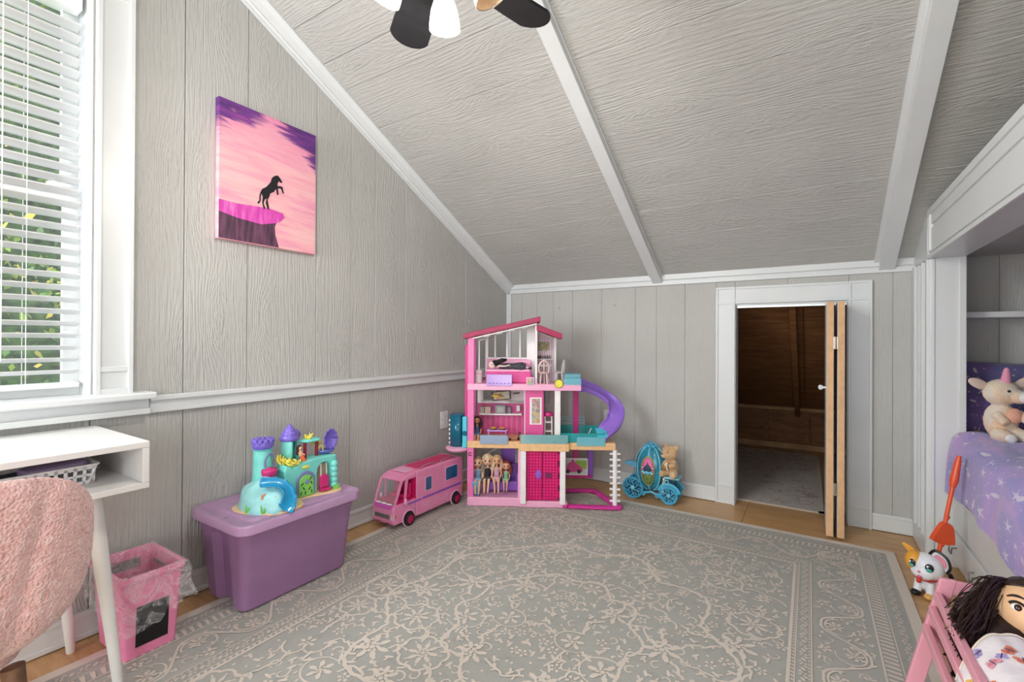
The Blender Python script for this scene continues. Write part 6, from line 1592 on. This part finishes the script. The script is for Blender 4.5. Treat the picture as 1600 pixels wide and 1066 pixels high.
# blanket draped over the bed and down its side
bnk = thing('galaxy_blanket', 'lilac galaxy fleece blanket with stars draped over the bed', 'blanket', (BX, -1.0, .6))
nu, nv = 80, 70; uvs = []; mb = MB(); vs = []
prof_len = [(.80, 0), (.45, 0), (.2, 0), (.08, -.003), (.025, -.03), (.003, -.1), (-.004, -.2), (-.008, -.3)]
pr2 = spline([(x, 0, z) for x, z in prof_len], 12)
for j in range(nv):
    v = j / (nv - 1)
    for i in range(nu):
        u = i / (nu - 1); fi = u * (len(pr2) - 1); a = pr2[int(fi)]; b2 = pr2[min(int(fi) + 1, len(pr2) - 1)]; p = a.lerp(b2, fi - int(fi))
        yy = .612 - 1.95 * v
        hang = max(0, -p.z)
        # hem rises towards the foot and rounds off at the head-end corner
        lim = .30 - .055 * v * 1.5 - .06 * noise.noise(Vector((v * 3, 0, 0)))
        if v < .10: lim *= .95
        zz = p.z * (lim / .3) if p.z < -.03 else p.z
        yy2 = yy - .16 * max(0, hang - .04) * math.exp(-v * 7) * 1.2 + .14 * math.exp(-v * 9) * (hang / .3) * .6
        w = noise.noise(Vector((p.x * 5, yy * 4, 1))) * .02 + noise.noise(Vector((p.x * 11, yy * 9, 5))) * .010
        fold = .007 * math.sin(yy * 16 + 2 * noise.noise(Vector((yy * 3, 0, 0)))) * min(1, hang / .12)
        vs.append((p.x - fold - (.012 if hang > .02 else 0), yy2, zz + .045 + (w if hang < .05 else w * .4) + .02 * math.exp(-((yy - .62) / .1) ** 2) * (1 - min(1, hang * 6))))
        uvs.append((u * 1.15, v * 1.95))
mb.add(vs, [(j * nu + i, j * nu + i + 1, (j + 1) * nu + i + 1, (j + 1) * nu + i) for j in range(nv - 1) for i in range(nu - 1)])
o = mb.build('fleece', m_gal, bnk, smooth=True, angle=0); set_uv(o, uvs); o.modifiers.new('solid', 'SOLIDIFY').thickness = .012
o.modifiers['solid'].offset = 1
def cushion(name, label, loc, rot, hx, hz_, ht, mat):
    t = thing(name, label, 'pillow', loc, rot=rot); n = 25; vs, uv_ = [], []
    for side in (-1, 1):
        for j in range(n):
            for i in range(n):
                a, b2 = i / (n - 1) * 2 - 1, j / (n - 1) * 2 - 1
                k_ = (max(0, (1 - a ** 4) * (1 - b2 ** 4))) ** .42
                pinch = 1 - .05 * (1 - abs(a)) * abs(b2) ** 3
                vs.append((a * hx * (1 - .04 * (1 - b2 * b2) * 0), side * ht * k_ * (1 + .08 * noise.noise(Vector((a * 3, b2 * 3, side)))), hz_ * (1 + b2 * pinch)))
                uv_.append((a * hx * 1.4 + 2, b2 * hz_ * 1.4 + 1))
    fs = []
    for s in (0, 1):
        for j in range(n - 1):
            for i in range(n - 1):
                q = s * n * n + j * n + i; f = (q, q + 1, q + n + 1, q + n); fs.append(f if s == 0 else f[::-1])
    o = MB().add(vs, fs).build('pillow_case', mat, t, smooth=True, angle=0); set_uv(o, uv_)
    md = o.modifiers.new('weld', 'WELD'); md.merge_threshold = .0005
    return t
cushion('bed_pillow', 'dark purple galaxy pillow with stars leaning behind the plush unicorn', (3.22, -.175, .628), (math.radians(-14), 0, 0), .33, .19, .075, m_pil)
cushion('bed_pillow', 'violet galaxy pillow standing behind the other pillow at the wall', (3.46, -.085, .63), (math.radians(-5), 0, math.radians(-4)), .30, .185, .05, galaxy('violet_pillowcase', [(.3, '#5d4a8e'), (.55, '#6e54a4'), (.75, '#8262b4')], '#8f7abf', 7.0, 16.0, .4))

# plush unicorn
pl = thing('plush_unicorn', 'cream plush unicorn with pink horn sitting on the bed', 'plush toy', (2.975, -.45, .655), math.radians(16))
m_cr = fur('cream_plush', '#f0c9a0', '#efdfca', '#e6e0d6', 200)
mb = MB().ell((0, 0, .085), (.058, .055, .085), 18, 12).ell((-.005, -.01, .215), (.062, .058, .06), 20, 14).ell((.035, -.055, .2), (.035, .034, .03), 16, 10)
mb.tube([(-.035, -.03, .12), (-.02, -.07, .08)], [.022, .018], 10).tube([(.04, -.03, .125), (.062, -.075, .095)], [.022, .02], 10).tube([(-.03, -.03, .03), (-.02, -.09, .022)], [.034, .024], 12).tube([(.035, -.03, .03), (.06, -.095, .022)], [.034, .026], 12)
fuse(mb.build('body', m_cr, pl), .0045, 5, .005, .007)
MB().ell((.048, -.08, .2), (.031, .024, .027), 16, 11).build('muzzle', M('white_plush', '#f6f3f1', .9, bump=.4), pl, smooth=True)
MB().ell((.058, -.101, .212), (.013, .008, .010), 12, 8).build('nose', M('purple_nose', '#5a3f9c', .4), pl, smooth=True)
for x, y in ((-.008, -.066), (.066, -.045)): MB().ell((x, y, .226), (.006, .005, .006), 10, 7).build('eye', m_black, pl, smooth=True)
MB().lathe([(.0175, 0), (.016, .016), (.0165, .018), (.0135, .034), (.014, .036), (.011, .052), (.0112, .054), (.007, .066), (0, .07)], 18, (-.0, -.03, .262), rx(.12)).build('horn', M('pink_horn_satin', '#ee9dbb', .35), pl, smooth=True)
for s, rt in ((-1, -1.15), (1, .95)):
    e_ = MB().ell((0, 0, .042), (.022, .010, .045), 14, 10, ry(0)).build('ear', M('beige_ear_plush', '#e3cdbb', .9, bump=.4), pl, smooth=True); e_.location = (s * .045, -.0, .235); e_.rotation_euler = (.1, rt, 0)
MB().ell((.02, -.05, .115), (.03, .02, .035), 14, 10).build('belly_patch', M('peach_belly', '#f3b79c', .9, bump=.4), pl, smooth=True)
for x, y in ((-.02, -.1), (.064, -.106)): MB().ell((x, y, .022), (.022, .014, .02), 12, 9).build('foot_pad', M('white_plush', '#f6f3f1', .9), pl, smooth=True)
MB().ell((.072, -.085, .1), (.018, .015, .017), 12, 9).build('hand_pad', M('white_plush', '#f6f3f1', .9), pl, smooth=True)

# ------------------------------------------------------------------ doll cradle with baby doll, nearest on the right
m_crd = M('cradle_pink_paint', '#eda6b6', .35, var=.02)
CX = 2.66; cr_ = thing('doll_cradle', 'pink wooden doll cradle with slatted sides in the foreground', 'doll cradle', (CX, -1.86, 0))
def endframe(y):
    fr_ = []
    for s in (-1, 1):
        fr_.append(MB().prism([(s * .088, y, .388), (s * .05, y, .388), (s * .134, y, .009), (s * .175, y, .009)], (0, .018, 0)).build('end_leg', m_crd, cr_, bevel=.003))
    MB().box((-.084, y + .001, .346), (.084, y + .017, .387)).build('end_top_rail', m_crd, cr_, bevel=.003)
    MB().box((-.052, y + .0, .2), (.062, y + .017, .335)).build('end_board', m_crd, cr_, bevel=.003)
    MB().box((-.115, y + .001, .19), (.115, y + .017, .215)).build('end_cross_rail', m_crd, cr_, bevel=.003)
endframe(.29); endframe(-.29)
for s in (-1, 1):
    for z, x in ((.335, .094), (.29, .106), (.23, .12)):
        MB().box((s * x - .009, -.29, z - .016), (s * x + .009, .291, z + .012)).build('side_slat', m_crd, cr_, bevel=.003)
MB().box((-.095, -.285, .2), (.095, .285, .212)).build('cradle_floor', m_crd, cr_, bevel=.002)
# baby doll
m_bskin = M('baby_doll_skin', '#edbf94', .45, var=.03); m_bhair = M('baby_doll_hair', '#33201b', .42, var=.35, vs=70)
bd_ = thing('baby_doll', 'large doll with long brown hair lying in the pink cradle', 'doll', (2.70, -1.70, .214))
hc = Vector((.026, -.005, .182)); hr = .078
fw = Vector((-.22, -.9, .38)).normalized(); upv = Vector((0, .35, .95)); sdv = upv.cross(fw).normalized() * -1; upv = sdv.cross(fw).normalized() * (1 if sdv.cross(fw).z > 0 else -1)
J = {}
for n, p, r in (('pelvis', (-.03, -.30, .06), .045), ('waist', (-.025, -.22, .07), .04), ('chest', (-.015, -.13, .085), .048), ('neck', (.01, -.06, .12), .022), ('skull', (.024, -.02, .16), .036), ('shl', (-.065, -.11, .085), .022), ('ell', (-.085, -.18, .07), .018), ('wrl', (-.075, -.24, .06), .013), ('shr', (.04, -.11, .085), .022), ('elr', (.055, -.18, .07), .018), ('wrr', (.045, -.24, .065), .013), ('kl', (-.06, -.39, .06), .026), ('kr', (.0, -.39, .06), .026), ('al', (-.06, -.42, .04), .018), ('ar', (.0, -.42, .04), .018)): J[n] = (Vector(p), r)
skin_mesh('body', J, [('pelvis', 'waist'), ('waist', 'chest'), ('chest', 'neck'), ('neck', 'skull'), ('chest', 'shl'), ('shl', 'ell'), ('ell', 'wrl'), ('chest', 'shr'), ('shr', 'elr'), ('elr', 'wrr'), ('pelvis', 'kl'), ('kl', 'al'), ('pelvis', 'kr'), ('kr', 'ar')], m_bskin, bd_)
rotm = Matrix((sdv, fw, upv)).transposed()     # local x side, y forward, z up
def face_shape(u):
    k_ = 1 - .10 * max(0, -u.z) * (1 - max(0, u.y)); 
    k_ += .035 * math.exp(-((u.x / .16) ** 2 + ((u.z + .12) / .16) ** 2)) * (u.y > 0)           # nose
    k_ += .02 * math.exp(-(((abs(u.x) - .42) / .25) ** 2 + ((u.z + .35) / .25) ** 2)) * (u.y > 0)   # cheeks
    k_ -= .025 * math.exp(-(((abs(u.x) - .36) / .16) ** 2 + ((u.z - .1) / .12) ** 2)) * (u.y > 0)   # eye sockets
    return k_
hd_ = MB().ell(hc, (hr * .93, hr * .92, hr), 44, 30, rotm, face_shape).build('head', m_bskin, bd_, smooth=True, angle=0)
def fp(x, z, off=1.0):
    y = math.sqrt(max(.02, 1 - x * x - z * z)) * .92; return hc + rotm @ (Vector((x * .93, y * off, z)) * hr)
for s in (-1, 1):
    e = MB().ell(fp(s * .36, .10, .93), (hr * .17, hr * .07, hr * .12), 16, 10, rotm).build('eye', M('doll_eye_white', '#f4f1ee', .15), hd_, smooth=True)
    MB().ell(fp(s * .35, .095, .985), (hr * .10, hr * .05, hr * .105), 14, 9, rotm).build('iris', M('doll_iris', '#2b1b16', .1), e, smooth=True)
    MB().tube([fp(s * (.18 + .38 * t), .17 + .10 * math.sin(math.pi * t * .9), 1.015) for t in [i / 10 for i in range(11)]], .0032, 7).build('eyelashes', M('lash_black', '#171113', .4), e, smooth=True)
    MB().tube([fp(s * (.16 + .44 * t), .36 + .09 * math.sin(math.pi * (t * .8 + .1)), 1.0) for t in [i / 10 for i in range(11)]], [.0016 + .002 * math.sin(math.pi * i / 10) for i in range(11)], 7).build('eyebrow', m_bhair, hd_, smooth=True)
MB().tube([fp(-.18 + .36 * t, -.47 - .04 * math.sin(math.pi * t), 1.0) for t in [i / 8 for i in range(9)]], [.002, .004, .0055, .006, .005, .006, .0055, .004, .002], 8).build('lips', M('doll_lips', '#d0707a', .35), hd_, smooth=True)
hb = MB().ell(hc - rotm @ Vector((0, .012, -.006)), (hr * 1.02, hr * 1.0, hr * 1.07), 44, 30, rotm, lambda u: (1 + .03 * noise.noise(u * 7)) if (u.z > .62 or u.y < .35 - .25 * u.z) else .8)
hb.build('scalp_hair', m_bhair, bd_, smooth=True, angle=0)
R_ = random.Random(12); mb = MB()
mb.ell((-.045, -.02, .112), (.075, .075, .06), 24, 16, ry(-.35), lambda u: 1 + .1 * noise.noise(u * 6))
for i in range(760):
    th1 = R_.uniform(-.5, 1.25)                    # start on the left half of the scalp
    st_ = hc + rotm @ (Vector((math.cos(th1) * .98, R_.uniform(-.85, -.12), math.sin(th1) * 1.0)).normalized() * hr * 1.03)
    L = R_.uniform(.10, .17); ylane = R_.uniform(-.09, .05); zend = R_.uniform(.0, .13)
    end = Vector((-.115 - R_.uniform(0, .03), ylane - .06, zend + .03))
    m1 = st_.lerp(end, .35) + Vector((0, R_.uniform(-.02, .02), .03 + R_.uniform(0, .022))); m2 = st_.lerp(end, .72) + Vector((R_.uniform(-.01, .01), R_.uniform(-.02, .02), .012 + R_.uniform(-.01, .02)))
    r0_ = R_.uniform(.0011, .0029); mb.tube(spline([st_, m1, m2, end], 5), [r0_ * (1 - .5 * k2 / 15) for k2 in range(16)], 4)
for i in range(46):                                # locks lying along the body and poking through the slats
    st_ = Vector((-.10 + R_.uniform(-.01, .012), R_.uniform(-.05, .05), R_.uniform(.06, .12))); d_ = R_.uniform(.06, .2)
    wob = R_.uniform(.006, .018); ph0 = R_.uniform(0, 6)
    pts = [st_ + Vector((-.018 * t - .012 * t * t + wob * math.sin(ph0 + t * 9), -d_ * t, -.085 * t * R_.uniform(.9, 1.1) + wob * math.cos(ph0 + t * 9))) for t in [k2 / 8 for k2 in range(9)]]
    mb.tube(pts, [.007 * (1 - .6 * k2 / 8) for k2 in range(9)], 6)
o = mb.build('hair_locks', m_bhair, bd_, smooth=True); o['kind'] = 'stuff'
MB().prism(spline([(-.105, .1, .06), (-.092, .1, .085), (-.075, .1, .07), (-.068, .1, .045), (-.09, .1, .04)], 4, True), (0, .012, 0)).build('hair_bow', M('pearl_white', '#e9f2ef', .2, coat=.5), bd_, bevel=.003)  # unidentified pale horn-shaped piece, fixed to the doll to give it support
# doll blanket with butterflies
db = thing('doll_blanket', 'white doll blanket printed with colourful butterflies over the doll', 'doll blanket', (2.655, -1.995, .232))
def dbl(u, v):
    x = (u - .5) * 2; y = .14 - .40 * v
    top = .145 - .02 * v - .10 * abs(x) ** 2.6
    return Vector((x * (.112 + .006 * math.sin(v * 9)), y + .05 * (1 - abs(x)) * (1 - v) * .8 - .055 * abs(x) ** 2 * (1 - v), top + .006 * noise.noise(Vector((x * 4, v * 6, 0)))))
MB().grid(30, 30, dbl).build('cloth', M('blanket_white', '#f5eef2', .85, var=.04, bump=.2), db, smooth=True, solid=.008, angle=0)
MB().tube([dbl(i / 29, 0) for i in range(30)], .0055, 7).build('hem', M('hem_cream', '#f3e3cf', .8), db, smooth=True)
bcol = ['#efa85a', '#f2a3b4', '#7fd0c8', '#ee8a72', '#f3c46a', '#b6a8e0']
R_ = random.Random(5)
for i in range(34):
    u, v = R_.uniform(.08, .92), R_.uniform(.04, .95); c = dbl(u, v); e1 = (dbl(u + .02, v) - c).normalized(); e2 = (dbl(u, v + .02) - c).normalized(); n3 = e1.cross(e2).normalized()
    if n3.z < 0: n3 = -n3
    a = R_.random() * 6; d1 = e1 * math.cos(a) + e2 * math.sin(a); d2 = -e1 * math.sin(a) + e2 * math.cos(a); s_ = R_.uniform(.013, .021); c = c + n3 * .0052
    cm = M('butterfly_' + bcol[i % 6], bcol[i % 6], .8)
    mb = MB()
    for sg in (-1, 1):
        for k_, ln in ((.55, 1.0), (-.5, .7)):
            pts = []
            for q in range(9):
                t = q / 8 * 2 * math.pi; x, y = (.55 + .5 * math.cos(t)) * s_ * ln, .36 * math.sin(t) * s_
                dd1 = (d1 * sg + d2 * k_).normalized(); dd2 = n3.cross(dd1); pts.append(c + dd1 * x + dd2 * y)
            mb.add(pts, [tuple(range(9))])
    bo_ = mb.build('butterfly_print', cm, db)
    MB().tube([c - d2 * s_ * .5 + n3 * .0006, c + d2 * s_ * .6 + n3 * .0006], .0012, 5).build('butterfly_body', M('print_ink', '#4a4560', .8), bo_)

for px_ in ((.50, 1.36), (.975, 1.365)):
    MB().lathe([(0, 0), (.004, 0), (.003, .003), (0, .004)], 10, (px_[0], -.001, px_[1]), rx(math.pi / 2)).build('nail_head', m_black, wall_back)
ca.scale = (.94, .94, .94)
